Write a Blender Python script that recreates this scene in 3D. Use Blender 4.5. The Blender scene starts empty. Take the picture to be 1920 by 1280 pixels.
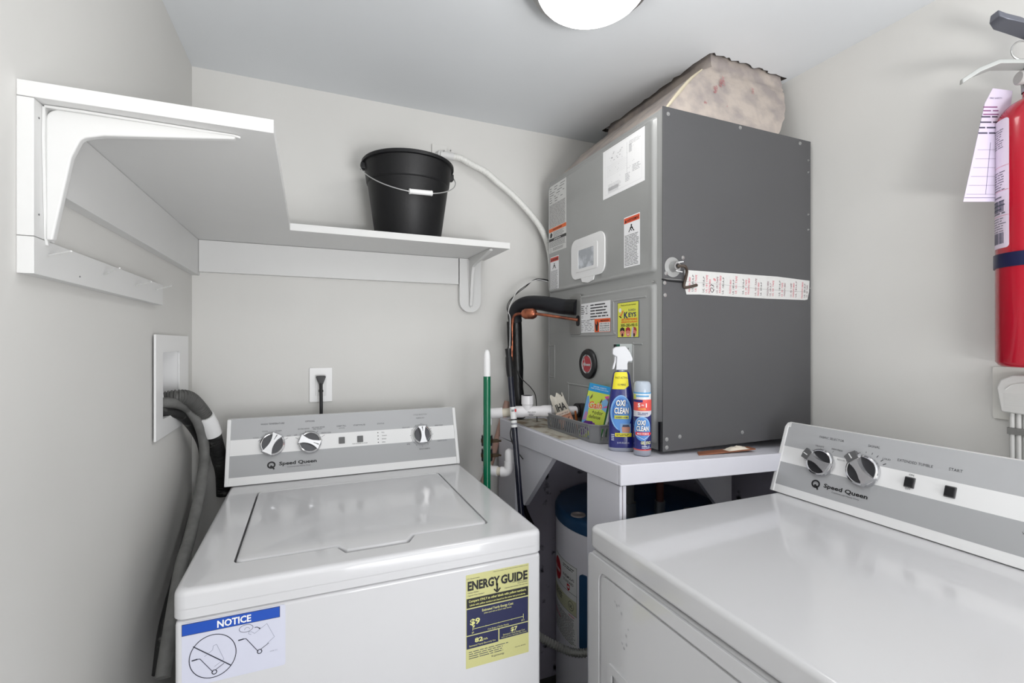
import bpy, bmesh, math, random
from mathutils import Vector, Matrix
random.seed(7)
R = math.radians
C = bpy.context.scene.collection
scn = bpy.context.scene

# ------------------------------------------------------------------ camera, light, exposure
CAM_Z = 1.31
cam_d = bpy.data.cameras.new('camera')
cam = bpy.data.objects.new('camera', cam_d); C.objects.link(cam)
cam.location = (0, 0, CAM_Z); cam.rotation_euler = (R(90), 0, R(-23.036))
cam_d.sensor_width = 36; cam_d.lens = 895.8 / 1920 * 36
cam_d.shift_y = 2.4 / 1920
cam_d.clip_start = 0.01
scn.camera = cam
scn.view_settings.view_transform = 'Standard'
scn.view_settings.look = 'None'
scn.view_settings.gamma = 1
scn.view_settings.use_curve_mapping = False
scn.view_settings.exposure = 0.16

w = bpy.data.worlds.new('World'); scn.world = w; w.use_nodes = True
w.node_tree.nodes['Background'].inputs[0].default_value = (0.90, 0.94, 1.0, 1)
w.node_tree.nodes['Background'].inputs[1].default_value = 1.0

def area(name, loc, rot, sx, sy, energy, col):
    l = bpy.data.lights.new(name, 'AREA'); l.shape = 'RECTANGLE'; l.size = sx; l.size_y = sy
    l.energy = energy; l.color = col
    o = bpy.data.objects.new(name, l); C.objects.link(o); o.location = loc; o.rotation_euler = rot
    return o
# added fill light behind the camera, set at an unseen doorway
area('doorway_fill', (0.62, -1.20, 0.75), (R(114), 0, R(15)), 0.85, 1.3, 22, (0.98, 0.985, 1.0))
# added fill light behind the camera, aimed up like a bounced flash
area('bounce_fill', (0.38, -0.50, 1.10), (R(180), 0, 0), .35, .35, 22, (1.0, 0.99, 0.97))
LAMP_EMIT = 9.5

# ------------------------------------------------------------------ materials
def lin(c): return tuple(((v/255)/12.92 if v/255 <= .04045 else ((v/255+.055)/1.055)**2.4) for v in c)
_m = {}
def mat(name, rgb, rough=.5, metal=0, coat=0, bump=0, bscale=60, var=0, vscale=8, spec=.5, trans=0, emit=0, alpha=1, ior=1.45, rgb2=None, lo=.45, hi=.6):
    if name in _m: return _m[name]
    m = bpy.data.materials.new(name); m.use_nodes = True
    nt = m.node_tree; p = nt.nodes['Principled BSDF']; L = nt.links
    c = (*lin(rgb), 1)
    p.inputs['Base Color'].default_value = c
    p.inputs['Roughness'].default_value = rough
    p.inputs['Metallic'].default_value = metal
    p.inputs['Coat Weight'].default_value = coat
    p.inputs['Coat Roughness'].default_value = .06
    p.inputs['Specular IOR Level'].default_value = spec
    p.inputs['Transmission Weight'].default_value = trans
    p.inputs['IOR'].default_value = ior
    p.inputs['Alpha'].default_value = alpha
    if emit:
        p.inputs['Emission Color'].default_value = (1, .985, .96, 1); p.inputs['Emission Strength'].default_value = emit
    tc = nt.nodes.new('ShaderNodeTexCoord')
    if var or rgb2:
        n = nt.nodes.new('ShaderNodeTexNoise'); n.inputs['Scale'].default_value = vscale; n.inputs['Detail'].default_value = 6
        L.new(tc.outputs['Object'], n.inputs['Vector'])
        mr = nt.nodes.new('ShaderNodeMapRange'); mr.inputs[1].default_value = lo if rgb2 else .3; mr.inputs[2].default_value = hi if rgb2 else .7
        L.new(n.outputs[0], mr.inputs[0])
        mx = nt.nodes.new('ShaderNodeMix'); mx.data_type = 'RGBA'
        c2 = (*lin(rgb2), 1) if rgb2 else tuple(v*(1-var) for v in c[:3]) + (1,)
        mx.inputs[6].default_value = c; mx.inputs[7].default_value = c2
        L.new(mr.outputs[0], mx.inputs[0]); L.new(mx.outputs[2], p.inputs['Base Color'])
    if bump:
        n2 = nt.nodes.new('ShaderNodeTexNoise'); n2.inputs['Scale'].default_value = bscale; n2.inputs['Detail'].default_value = 5
        L.new(tc.outputs['Object'], n2.inputs['Vector'])
        b = nt.nodes.new('ShaderNodeBump'); b.inputs['Strength'].default_value = bump; b.inputs['Distance'].default_value = .002
        L.new(n2.outputs[0], b.inputs['Height']); L.new(b.outputs[0], p.inputs['Normal'])
    _m[name] = m; return m
def ink(rgb, rough=.5):
    return mat('print_%02x%02x%02x' % tuple(rgb), rgb, rough)
WALL = mat('wall_paint', (213, 212, 209), .75, bump=.25, bscale=35, var=.035, vscale=3)
CEIL = mat('ceiling_paint', (220, 223, 226), .8, bump=.25, bscale=30, var=.03, vscale=3)
FLOOR = mat('floor_concrete', (90, 88, 88), .8, bump=.4, var=.4)
SHELFW = mat('shelf_white_paint', (214, 214, 213), .5, bump=.2, bscale=25, var=.02)
ENAMEL = mat('white_enamel', (210, 210, 212), .16, coat=.4, var=.01, vscale=5)
PANW = mat('console_white', (236, 236, 236), .3, var=.01)
PANG = mat('console_grey', (172, 173, 175), .35, var=.015)
PANG2 = mat('console_grey_top', (182, 183, 185), .35, var=.015)
CHROME = mat('chrome', (215, 215, 217), .12, metal=1, var=.03)
SILVER = mat('silver_plastic', (205, 205, 207), .25, metal=.75, var=.03)
DARKLENS = mat('knob_dark_insert', (70, 70, 73), .15, metal=.5, var=.05)
GREYBTN = mat('grey_button', (98, 98, 99), .35, var=.04)
BLACKP = mat('black_plastic', (24, 24, 27), .38, bump=.1, var=.1)
BUCKET = mat('bucket_black', (13, 13, 16), .5, bump=.12, bscale=120, var=.15, vscale=5)
WHITEP = mat('white_plastic', (232, 232, 232), .3, var=.01)
AHUF = mat('air_handler_grey_gloss_lit', (155, 156, 155), .26, coat=.3, var=.03, vscale=6)  # cabinet grey made lighter: light from the left put into the colour
AHUS = mat('air_handler_grey_shaded', (82, 82, 84), .45, bump=.04, bscale=90, var=.05, vscale=5)  # same cabinet grey darkened, shade of the near side put into the colour
ZINC = mat('zinc_screw', (190, 190, 190), .3, metal=.9, var=.1)
PLAT = mat('platform_white_paint', (213, 213, 221), .45, bump=.25, bscale=30, var=.03)
PLATTOP = mat('platform_worn_wood', (186, 182, 170), .6, rgb2=(128, 112, 92), vscale=22, bump=.3)
PVC = mat('white_pvc', (232, 230, 232), .25, var=.02)
PVCOLD = mat('aged_pvc', (214, 206, 190), .35, var=.08, vscale=25)
FOAM = mat('black_pipe_foam', (22, 23, 29), .55, bump=.5, bscale=60, var=.2, vscale=20)
WRAP = mat('black_tape_wrap', (11, 11, 13), .35, bump=1.0, bscale=45, var=.3)
COPPER = mat('copper', (184, 112, 84), .35, metal=.85, rgb2=(122, 74, 60), vscale=30)
TANK = mat('tank_white_enamel', (242, 240, 248), .3, var=.02)
TANKLID = mat('tank_lid_blue', (38, 78, 118), .4, var=.25, vscale=14, bump=.15)
MOLD = mat('mouldy_grey_wall', (182, 178, 192), .85, rgb2=(58, 56, 66), vscale=20, lo=.62, hi=.70, bump=.4)
RED = mat('red_enamel', (172, 8, 36), .22, coat=.4, var=.03)
NAVY = mat('navy_strap', (16, 20, 62), .35, var=.05)
HOSEG = mat('grey_rubber_hose', (116, 116, 114), .6, bump=.3, bscale=90, var=.3, vscale=40)
HOSEB = mat('black_rubber_hose', (36, 36, 36), .5, bump=.2, bscale=90, rgb2=(96, 96, 94), vscale=35, lo=.6, hi=.7)
DUCTM = mat('duct_wrap', (188, 177, 168), .55, bump=1.0, bscale=26, rgb2=(160, 151, 148), vscale=16, lo=.4, hi=.62)
GREEN = mat('green_handle', (0, 106, 72), .3, coat=.3, var=.05)
STEELB = mat('brushed_steel', (160, 160, 160), .3, metal=.9, var=.08)

# ------------------------------------------------------------------ mesh building
WO = {}
def catmull(P, n):
    P = [Vector(p) for p in P]
    if n <= 1 or len(P) < 3: return P, [i for i in range(len(P))]
    out = []; ts = []
    Q = [2*P[0]-P[1]] + P + [2*P[-1]-P[-2]]
    for i in range(1, len(Q)-2):
        for k in range(n):
            t = k/n; a, b, c, d = Q[i-1], Q[i], Q[i+1], Q[i+2]
            out.append(.5*((2*b)+(c-a)*t+(2*a-5*b+4*c-d)*t*t+(3*b-a-3*c+d)*t**3)); ts.append(i-1+t)
    out.append(P[-1]); ts.append(len(P)-1)
    return out, ts
class MB:
    def __init__(s): s.bm = bmesh.new(); s.mats = []
    def mi(s, m):
        if m not in s.mats: s.mats.append(m)
        return s.mats.index(m)
    def add(s, vs, fs, m):
        v = [s.bm.verts.new(p) for p in vs]; k = s.mi(m); out = []
        for f in fs:
            try:
                ff = s.bm.faces.new([v[i] for i in f]); ff.material_index = k; out.append(ff)
            except ValueError: pass
        return out
    def box(s, a, b, m):
        x0, y0, z0 = a; x1, y1, z1 = b
        s.hexa([(x0,y0,z0),(x1,y0,z0),(x1,y1,z0),(x0,y1,z0)], [(x0,y0,z1),(x1,y0,z1),(x1,y1,z1),(x0,y1,z1)], m)
    def hexa(s, lo, hi, m):
        n = len(lo)
        s.add(list(lo)+list(hi), [tuple(range(n))[::-1], tuple(range(n, 2*n))] + [(i, (i+1) % n, n+(i+1) % n, n+i) for i in range(n)], m)
    def prism(s, poly, o, U, V, h, m, holes=()):
        o = Vector(o); U = Vector(U).normalized(); V = Vector(V).normalized(); N = U.cross(V)
        k = s.mi(m)
        if not holes:
            lo = [o+U*a+V*b for a, b in poly]; s.hexa(lo, [p+N*h for p in lo], m); return
        t = bmesh.new(); loops = []
        for L in [poly]+list(holes):
            vv = [t.verts.new((a, b, 0)) for a, b in L]
            for i in range(len(vv)): t.edges.new((vv[i], vv[(i+1) % len(vv)]))
            loops.append(vv)
        bmesh.ops.triangle_fill(t, use_beauty=True, use_dissolve=False, edges=t.edges[:])
        t.verts.index_update(); t.faces.ensure_lookup_table()
        vs = [(v.co.x, v.co.y) for v in t.verts]; fs = [[v.index for v in f.verts] for f in t.faces]
        a = [s.bm.verts.new(o+U*x+V*y) for x, y in vs]; b = [s.bm.verts.new(o+U*x+V*y+N*h) for x, y in vs]
        for f in fs:
            s.bm.faces.new([a[i] for i in f]).material_index = k; s.bm.faces.new([b[i] for i in f[::-1]]).material_index = k
        for L in loops:
            idx = [v.index for v in L]
            for i in range(len(idx)):
                j = (i+1) % len(idx)
                s.bm.faces.new([a[idx[i]], a[idx[j]], b[idx[j]], b[idx[i]]]).material_index = k
        t.free()
    def tube(s, P, r, m, seg=10, n=6, rip=None, caps=True, mats=None):
        pts, ts = catmull(P, n)
        if rip:   # corrugation: (pitch, depth)
            L = [0]
            for i in range(1, len(pts)): L.append(L[-1]+(pts[i]-pts[i-1]).length)
            M = max(8, int(L[-1]/rip[0])*4); q = []; tt = []
            j = 0
            for i in range(M+1):
                d = L[-1]*i/M
                while j < len(L)-2 and L[j+1] < d: j += 1
                f = (d-L[j])/max(1e-9, L[j+1]-L[j]); q.append(pts[j].lerp(pts[j+1], f)); tt.append(ts[j]+(ts[j+1]-ts[j])*f)
            pts, ts = q, tt
        k = s.mi(m); prev = None; ref = None; first = None
        for i, p in enumerate(pts):
            d = (pts[min(i+1, len(pts)-1)]-pts[max(i-1, 0)]).normalized()
            if ref is None:
                ref = d.orthogonal().normalized()
            ref = (ref - d*ref.dot(d)).normalized(); b = d.cross(ref)
            if isinstance(r, (list, tuple)):
                a = int(min(ts[i], len(r)-1)); bb = min(a+1, len(r)-1); rr = r[a]+(r[bb]-r[a])*(ts[i]-a)
            else: rr = r
            if rip and i % 4 >= 2: rr -= rip[1]
            ring = [s.bm.verts.new(p+(ref*math.cos(2*math.pi*j/seg)+b*math.sin(2*math.pi*j/seg))*rr) for j in range(seg)]
            if prev:
                for j in range(seg): s.bm.faces.new([prev[j], prev[(j+1) % seg], ring[(j+1) % seg], ring[j]]).material_index = k
            else: first = ring
            prev = ring
        if caps:
            s.bm.faces.new(first[::-1]).material_index = k; s.bm.faces.new(prev).material_index = k
    def cyl(s, p, q, r, m, r2=None, seg=24):
        s.tube([p, q], [r, r if r2 is None else r2], m, seg=seg, n=1)
    def lathe(s, prof, o, m, axis=(0, 0, 1), seg=40, ref=None):
        """prof: (radius, height[, material]) from one end to the other"""
        A = Vector(axis).normalized(); X = Vector(ref).normalized() if ref else A.orthogonal().normalized(); Y = A.cross(X); o = Vector(o)
        prev = None; pr = None
        for e in prof:
            rr, h = e[0], e[1]; mm = e[2] if len(e) > 2 else m; k = s.mi(mm)
            if rr < 1e-6: ring = [s.bm.verts.new(o+A*h)]
            else: ring = [s.bm.verts.new(o+A*h+(X*math.cos(2*math.pi*j/seg)+Y*math.sin(2*math.pi*j/seg))*rr) for j in range(seg)]
            if prev:
                for j in range(seg):
                    a = prev[j % len(prev)]; b = prev[(j+1) % len(prev)]; c = ring[(j+1) % len(ring)]; d = ring[j % len(ring)]
                    vs = []
                    for v in (a, b, c, d):
                        if v not in vs: vs.append(v)
                    if len(vs) > 2: s.bm.faces.new(vs).material_index = k
            prev = ring
    def grid(s, P, m):
        """P: rows of points -> surface"""
        k = s.mi(m); V = [[s.bm.verts.new(p) for p in row] for row in P]
        for i in range(len(V)-1):
            for j in range(len(V[0])-1): s.bm.faces.new([V[i][j], V[i][j+1], V[i+1][j+1], V[i+1][j]]).material_index = k
    def skew(s):
        for v in s.bm.verts:
            if v.co.x < -.25: v.co.x -= .0126*(1.68-v.co.y)
        return s
    def bevel(s, w, seg=3, ang=30):
        bmesh.ops.remove_doubles(s.bm, verts=s.bm.verts[:], dist=1e-5)
        bmesh.ops.recalc_face_normals(s.bm, faces=s.bm.faces[:])
        es = [e for e in s.bm.edges if len(e.link_faces) == 2 and e.calc_face_angle(0) > R(ang)]
        bmesh.ops.bevel(s.bm, geom=es, offset=w, segments=seg, profile=.5, affect='EDGES', clamp_overlap=True)
        s.bev = True; return s
    def xform(s, M): bmesh.ops.transform(s.bm, matrix=M, verts=s.bm.verts[:]); return s
    def build(s, name, parent=None, sharp=38, wn=None, label=None, recalc=True):
        if recalc: bmesh.ops.recalc_face_normals(s.bm, faces=s.bm.faces[:])
        vs = [v.co for v in s.bm.verts]
        lo = Vector([min(v[i] for v in vs) for i in range(3)]); hi = Vector([max(v[i] for v in vs) for i in range(3)])
        o = Vector(((lo.x+hi.x)/2, (lo.y+hi.y)/2, lo.z))
        bmesh.ops.translate(s.bm, vec=-o, verts=s.bm.verts[:])
        me = bpy.data.meshes.new(name); s.bm.to_mesh(me); s.bm.free()
        for m in s.mats: me.materials.append(m)
        for p in me.polygons: p.use_smooth = True
        me.set_sharp_from_angle(angle=R(sharp))
        ob = bpy.data.objects.new(name, me); C.objects.link(ob)
        WO[ob] = o
        if parent is not None:
            ob.parent = parent; ob.location = o-WO[parent]
        else: ob.location = o
        if (hasattr(s, 'bev') if wn is None else wn):
            md = ob.modifiers.new('weighted_normals', 'WEIGHTED_NORMAL'); md.keep_sharp = True
        if label: ob['label'] = label
        return ob
def tag(o, label, cat, group=None):
    o['label'] = label; o['category'] = cat
    if group: o['group'] = group
    return o
def thing(name, label, cat, loc, group=None):
    o = bpy.data.objects.new(name, None); C.objects.link(o); o.location = loc; o.empty_display_size = .05
    WO[o] = Vector(loc); return tag(o, label, cat, group)
def struct(name, mb, **k):
    o = mb.build(name, **k); o['kind'] = 'structure'; return o
def rrect(x0, y0, x1, y1, r, n=5):
    P = []
    for cx, cy, a in ((x1-r, y0+r, -90), (x1-r, y1-r, 0), (x0+r, y1-r, 90), (x0+r, y0+r, 180)):
        for i in range(n+1):
            t = R(a+90*i/n); P.append((cx+r*math.cos(t), cy+r*math.sin(t)))
    return P
def circ(cx, cy, r, n=28, ry=None):
    return [(cx+r*math.cos(2*math.pi*i/n), cy+(ry or r)*math.sin(2*math.pi*i/n)) for i in range(n)]

# ------------------------------------------------------------------ printed labels (ink shapes on a sheet)
_tc = {}
def text_geo(body, bold, shear):
    key = (body, bold, shear)
    if key in _tc: return _tc[key]
    c = bpy.data.curves.new('lettering', 'FONT'); c.body = body; c.size = 1; c.offset = bold; c.shear = shear
    c.dimensions = '2D'; c.fill_mode = 'BOTH'; c.resolution_u = 2
    ob = bpy.data.objects.new('lettering', c); C.objects.link(ob)
    dg = bpy.context.evaluated_depsgraph_get()
    me = bpy.data.meshes.new_from_object(ob.evaluated_get(dg))
    vs = [tuple(v.co) for v in me.vertices]; fs = [tuple(p.vertices) for p in me.polygons]
    fs = [f for f in fs]
    bpy.data.objects.remove(ob); bpy.data.curves.remove(c); bpy.data.meshes.remove(me)
    x0 = min(v[0] for v in vs); x1 = max(v[0] for v in vs); y0 = min(v[1] for v in vs); y1 = max(v[1] for v in vs)
    _tc[key] = (vs, fs, x0, x1, y0, y1); return _tc[key]
def cap_height(bold):
    g = text_geo('H', bold, 0); return g[5]-g[4]
class Ink:
    def __init__(s, o, U, V, lift=.00025, step=.00018):
        s.o = Vector(o); s.U = Vector(U).normalized(); s.V = Vector(V).normalized(); s.N = s.U.cross(s.V)
        s.bm = bmesh.new(); s.mats = []; s.lift = lift; s.step = step
    def mi(s, m):
        if isinstance(m, tuple): m = ink(m)
        if m not in s.mats: s.mats.append(m)
        return s.mats.index(m)
    def poly(s, P, col, L=1):
        try:
            f = s.bm.faces.new([s.bm.verts.new((a, b, s.lift+s.step*L)) for a, b in P]); f.material_index = s.mi(col)
            f.normal_update()
            if f.normal.z < 0: f.normal_flip()
        except ValueError: pass
    def rect(s, x, y, w, h, col, L=1): s.poly([(x, y), (x+w, y), (x+w, y+h), (x, y+h)], col, L)
    def sheet(s, x, y, w, h, col, r=0, t=None):
        """the label's own material: a thin solid sheet"""
        P = rrect(x, y, x+w, y+h, r) if r else [(x, y), (x+w, y), (x+w, y+h), (x, y+h)]
        k = s.mi(col); z1 = s.lift if t is None else t
        a = [s.bm.verts.new((p[0], p[1], 0)) for p in P]; b = [s.bm.verts.new((p[0], p[1], z1)) for p in P]
        s.bm.faces.new(b).material_index = k
        for i in range(len(P)):
            j = (i+1) % len(P); s.bm.faces.new([a[i], a[j], b[j], b[i]]).material_index = k
    def circle(s, cx, cy, r, col, L=1, ry=None): s.poly(circ(cx, cy, r, 28, ry), col, L)
    def ring(s, cx, cy, r, w, col, L=1, ry=None, a0=0, a1=360, n=36):
        ry = ry or r; k = (r-w)/r
        for i in range(n):
            t0 = R(a0+(a1-a0)*i/n); t1 = R(a0+(a1-a0)*(i+1)/n)
            s.poly([(cx+r*math.cos(t0), cy+ry*math.sin(t0)), (cx+r*math.cos(t1), cy+ry*math.sin(t1)), (cx+(r-w)*math.cos(t1), cy+(ry-w)*math.sin(t1)), (cx+(r-w)*math.cos(t0), cy+(ry-w)*math.sin(t0))], col, L)
    def line(s, p, q, w, col, L=1):
        dx, dy = q[0]-p[0], q[1]-p[1]; l = math.hypot(dx, dy) or 1; nx, ny = -dy/l*w/2, dx/l*w/2
        s.poly([(p[0]+nx, p[1]+ny), (q[0]+nx, q[1]+ny), (q[0]-nx, q[1]-ny), (p[0]-nx, p[1]-ny)], col, L)
    def path(s, P, w, col, L=1):
        for a, b in zip(P, P[1:]): s.line(a, b, w, col, L)
    def text(s, body, x, y, h, col, w=None, bold=0, shear=0, rot=0, L=2, al='c', stretch=1):
        """cap height h; (x, y) is the baseline anchor; w forces the width"""
        vs, fs, x0, x1, y0, y1 = text_geo(body, bold, shear)
        k = h/cap_height(bold); kx = (w/(x1-x0)) if w else k*stretch
        wd = (x1-x0)*kx; off = {'c': -wd/2, 'l': 0, 'r': -wd}[al]; cr, sr = math.cos(R(rot)), math.sin(R(rot)); m = s.mi(col)
        V = []
        for a, b, _ in vs:
            px = (a-x0)*kx+off; py = b*k; V.append(s.bm.verts.new((x+px*cr-py*sr, y+px*sr+py*cr, s.lift+s.step*L)))
        for f in fs:
            try:
                ff = s.bm.faces.new([V[i] for i in f]); ff.material_index = m; ff.normal_update()
                if ff.normal.z < 0: ff.normal_flip()
            except ValueError: pass
    def lines(s, x, y, w, h, rows, col, th=.45, L=1, gap=.25, cw=1.2, seed=1, ragged=.25):
        """small print that cannot be read in the photograph: rows of word-long strokes, downwards from y"""
        rg = random.Random(seed); lh = h/rows
        for i in range(rows):
            yy = y-(i+.75)*lh; xx = x; end = x+w*(1-ragged*rg.random())
            while xx < end:
                l = lh*cw*rg.uniform(1, 4.5); l = min(l, end-xx)
                if l > lh*.3: s.rect(xx, yy, l, lh*th, col, L)
                xx += l+lh*gap*2
    def build(s, name, parent, warp=None, cut=None, label=None):
        if cut:
            xs = [v.co.x for v in s.bm.verts]; a = min(xs)+cut
            while a < max(xs):
                g = s.bm.verts[:]+s.bm.edges[:]+s.bm.faces[:]
                bmesh.ops.bisect_plane(s.bm, geom=g, plane_co=(a, 0, 0), plane_no=(1, 0, 0), dist=1e-6); a += cut
        for v in s.bm.verts:
            u, t, n = v.co
            v.co = warp(u, t, n) if warp else s.o+s.U*u+s.V*t+s.N*n
        mb = MB(); mb.bm.free(); mb.bm = s.bm; mb.mats = [m for m in s.mats]
        return mb.build(name, parent, recalc=False, label=label, wn=False)

BLK = (26, 26, 28); WHT = (238, 238, 238)

# ------------------------------------------------------------------ the room
XL, XR, YB, YF, ZC = -.32, 1.385, 1.68, -1.0, 2.132
# left wall with the recess for the laundry box (Y 1.357..1.512, Z 1.13..1.288)
mb = MB(); mb.prism([(YF, 0), (YB, 0), (YB, ZC), (YF, ZC)], (XL, 0, 0), (0, 1, 0), (0, 0, 1), -.1, WALL,
    holes=[[(1.352, 1.125), (1.518, 1.125), (1.518, 1.292), (1.352, 1.292)]]); mb.skew(); struct('wall_left', mb)
mb = MB(); mb.box((XL-.1, YB, 0), (XR+.1, YB+.1, ZC), WALL); struct('wall_back', mb)
mb = MB(); mb.box((XR, YF, 0), (XR+.1, YB, ZC), WALL); struct('wall_right', mb)
mb = MB(); mb.prism([(XL, 0), (.18, 0), (.18, 2.03), (1.06, 2.03), (1.06, 0), (XR, 0), (XR, ZC), (XL, ZC)], (0, YF, 0), (1, 0, 0), (0, 0, 1), .1, WALL); struct('wall_front', mb)
mb = MB(); mb.box((XL-.1, YF-.6, -.1), (XR+.1, YB+.1, 0), FLOOR); struct('floor', mb)
# ceiling with the rough opening cut for the duct
rg = random.Random(3)
hc = [(1.048, 1.566), (1.045, 1.025), (1.362, 1.032), (1.362, 1.566)]; hole = []
for i in range(4):
    a, b = hc[i], hc[(i+1) % 4]
    for k in range(26):
        t = k/26; hole.append((a[0]+(b[0]-a[0])*t+rg.uniform(-.005, .005), a[1]+(b[1]-a[1])*t+rg.uniform(-.005, .005)))
mb = MB(); mb.prism([(XL-.1, YF-.1), (XR+.1, YF-.1), (XR+.1, YB+.1), (XL-.1, YB+.1)], (0, 0, ZC), (1, 0, 0), (0, 1, 0), .05, CEIL, holes=[hole[::-1]])
struct('ceiling', mb)
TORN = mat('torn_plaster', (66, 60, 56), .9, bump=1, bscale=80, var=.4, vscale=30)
mb = MB()
for i in range(len(hole)):
    a = hole[i]; b = hole[(i+1) % len(hole)]; c = ((a[0]-1.2)*.985+1.2, (a[1]-1.29)*.99+1.29); d = ((b[0]-1.2)*.985+1.2, (b[1]-1.29)*.99+1.29)
    mb.hexa([(*a, ZC-.0015), (*b, ZC-.0015), (*d, ZC+.004), (*c, ZC+.004)], [(*a, ZC+.006), (*b, ZC+.006), (*d, ZC+.01), (*c, ZC+.01)], TORN)
struct('trim_1', mb)
mb = MB(); mb.box((.9, .9, ZC+.25), (XR+.1, YB, ZC+.27), TORN); mb.box((.9, .9, ZC+.05), (.92, YB, ZC+.25), TORN); mb.box((.92, .9, ZC+.05), (XR+.1, .92, ZC+.25), TORN)  # unseen cap over the duct opening, added to keep world light out
struct('leak_cap', mb)
# bare mouldy wall boards below the platform
mb = MB(); mb.box((.67, YB-.012, 0), (XR, YB-.001, .985), MOLD); struct('trim_3', mb)
mb = MB(); mb.box((XR-.012, 1.0, 0), (XR-.001, YB-.013, .96), MOLD); struct('trim_4', mb)

# ------------------------------------------------------------------ ceiling lamp
LX, LY = .572, .898
lamp = thing('ceiling_light', 'flush round ceiling lamp with glowing white glass dome and metal ring', 'ceiling light', (LX, LY, ZC))
mb = MB(); mb.lathe([(0, 0), (.134, 0), (.134, -.016), (.139, -.018), (.140, -.023), (.136, -.026), (.137, -.032), (.132, -.035), (.132, -.041), (.126, -.044), (.118, -.044)], (LX, LY, ZC), STEELB, seg=64)
mb.build('metal_ring', lamp)
DOME = mat('lamp_glass', (250, 250, 248), .2, emit=LAMP_EMIT)
mb = MB(); mb.lathe([(.1205, -.034)]+[(.1205*math.cos(R(t)), -.040-.050*math.sin(R(t))) for t in range(0, 90, 8)]+[(0, -.090)], (LX, LY, ZC), DOME, seg=64)
mb.build('glass_dome', lamp, sharp=80)

# ------------------------------------------------------------------ consoles and knobs
def knob(name, parent, o, U, V, cu, cv, r, ang, big=False):
    o = Vector(o); U = Vector(U).normalized(); V = Vector(V).normalized(); N = U.cross(V)
    c = o+U*cu+V*cv
    a = R(ang); X = U*math.cos(a)+V*math.sin(a); Y = N.cross(X)
    mb = MB()
    mb.lathe([(0, 0), (r*.93, 0), (r, .003), (r, .008), (r*.95, .0115), (r*.86, .013), (r*.82, .0125, CHROME), (r*.80, .0105, DARKLENS), (0, .0095, DARKLENS)], c, CHROME, axis=N, seg=48)
    # waisted grip bar across the dial
    P = []
    L = r*.93; n = 10
    for i in range(n+1):
        t = -1+2*i/n; P.append((t*L, r*(.22+.30*t*t)))
    for i in range(n+1):
        t = 1-2*i/n; P.append((t*L, -r*(.22+.30*t*t)))
    lo = [c+X*p[0]+Y*p[1]+N*.009 for p in P]; hi = [c+X*p[0]*.93+Y*p[1]*.8+N*(.024 if abs(p[0]) < L*.75 else .019) for p in P]
    mb.hexa(lo, hi, SILVER)
    if big:   # pointer lug standing past the rim
        Q = [(L*.7, -r*.34), (L*1.22, -r*.42), (L*1.3, 0), (L*1.22, r*.36), (L*.7, r*.34)]
        lo = [c+X*p[0]+Y*p[1]+N*.012 for p in Q]; hi = [c+X*p[0]+Y*p[1]+N*.0215 for p in Q]; mb.hexa(lo, hi, GREYBTN)
        mb.hexa([c+X*p[0]+Y*p[1]+N*.0214 for p in ((L*.85, -.0012), (L*1.22, -.0012), (L*1.22, .0012), (L*.85, .0012))], [c+X*p[0]+Y*p[1]+N*.0222 for p in ((L*.85, -.0012), (L*1.22, -.0012), (L*1.22, .0012), (L*.85, .0012))], WHITEP)
    else:
        mb.hexa([c+X*p[0]+Y*p[1]+N*.018 for p in ((L*.35, -.0007), (L*.85, -.0007), (L*.85, .0007), (L*.35, .0007))], [c+X*p[0]+Y*p[1]+N*.0246 for p in ((L*.35, -.0007), (L*.85, -.0007), (L*.85, .0007), (L*.35, .0007))], GREYBTN)
    return mb.build(name, parent, sharp=30)
def quad_on(o, U, V, u0, v0, u1, v1, h, m, r=.001):
    mb = MB(); mb.prism(rrect(u0, v0, u1, v1, r, 3), o, U, V, h, m); return mb
def console(parent, prof_o, U, V, length, depth, sl, corner):
    """body of the backguard: outline swept along U; V climbs the sloping face"""
    o = Vector(prof_o); U = Vector(U).normalized(); V = Vector(V).normalized(); N = U.cross(V)
    Z = Vector((0, 0, 1)); H = Vector((-N.x, -N.y, 0)).normalized()      # towards the wall
    top = V*sl
    prof = [Vector((0, 0, 0)), V*(sl-.012), top-V*.004-N*.002, top-N*.009+V*.001, H*depth+Z*(top.z-.012), H*depth]
    mb = MB()
    mb.hexa([o+p for p in prof], [o+p+U*length for p in prof], PANW); mb.bevel(.002, 2)
    body = mb.build('control_panel', parent)
    # end caps stand a little proud
    for s0, s1 in ((-.006, .004), (length-.004, length+.006)):
        mb = MB()
        e = [o+V*.0+N*.003+U*s0, o+V*(sl-corner)+N*.003+U*s0, o+top-V*.003-N*.004+U*s0, o+top+V*.002-N*.014+U*s0, o+H*depth+Z*(top.z-.01)+U*s0, o+H*depth+U*s0]
        mb.hexa(e, [p+U*(s1-s0) for p in e], PANW)
        mb.bevel(.002, 2).build('end_cap', body)
    return body
def brand(I, x, y, k=1):
    I.ring(x, y, .0108, .0042, BLK, 2, ry=.0100); I.line((x+.002, y-.004), (x+.0075, y-.0125), .0042, BLK, 2)
    I.poly([(x-.004, y-.0095), (x+.0035, y-.0095), (x+.002, y-.001), (x-.0025, y-.001)], BLK, 3)
    for i in range(4): I.circle(x-.0035+i*.0024, y+.0022+(.0008 if i in (1, 2) else 0), .0007, BLK, 3)
    I.text('Speed Queen', x+.020, y-.0026, .0098, BLK, w=.099, bold=.030, al='l', L=3)
    I.text('Commercial Heavy Duty', x+.072, y-.0105, .0036, (90, 90, 92), w=.062, L=3)

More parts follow.
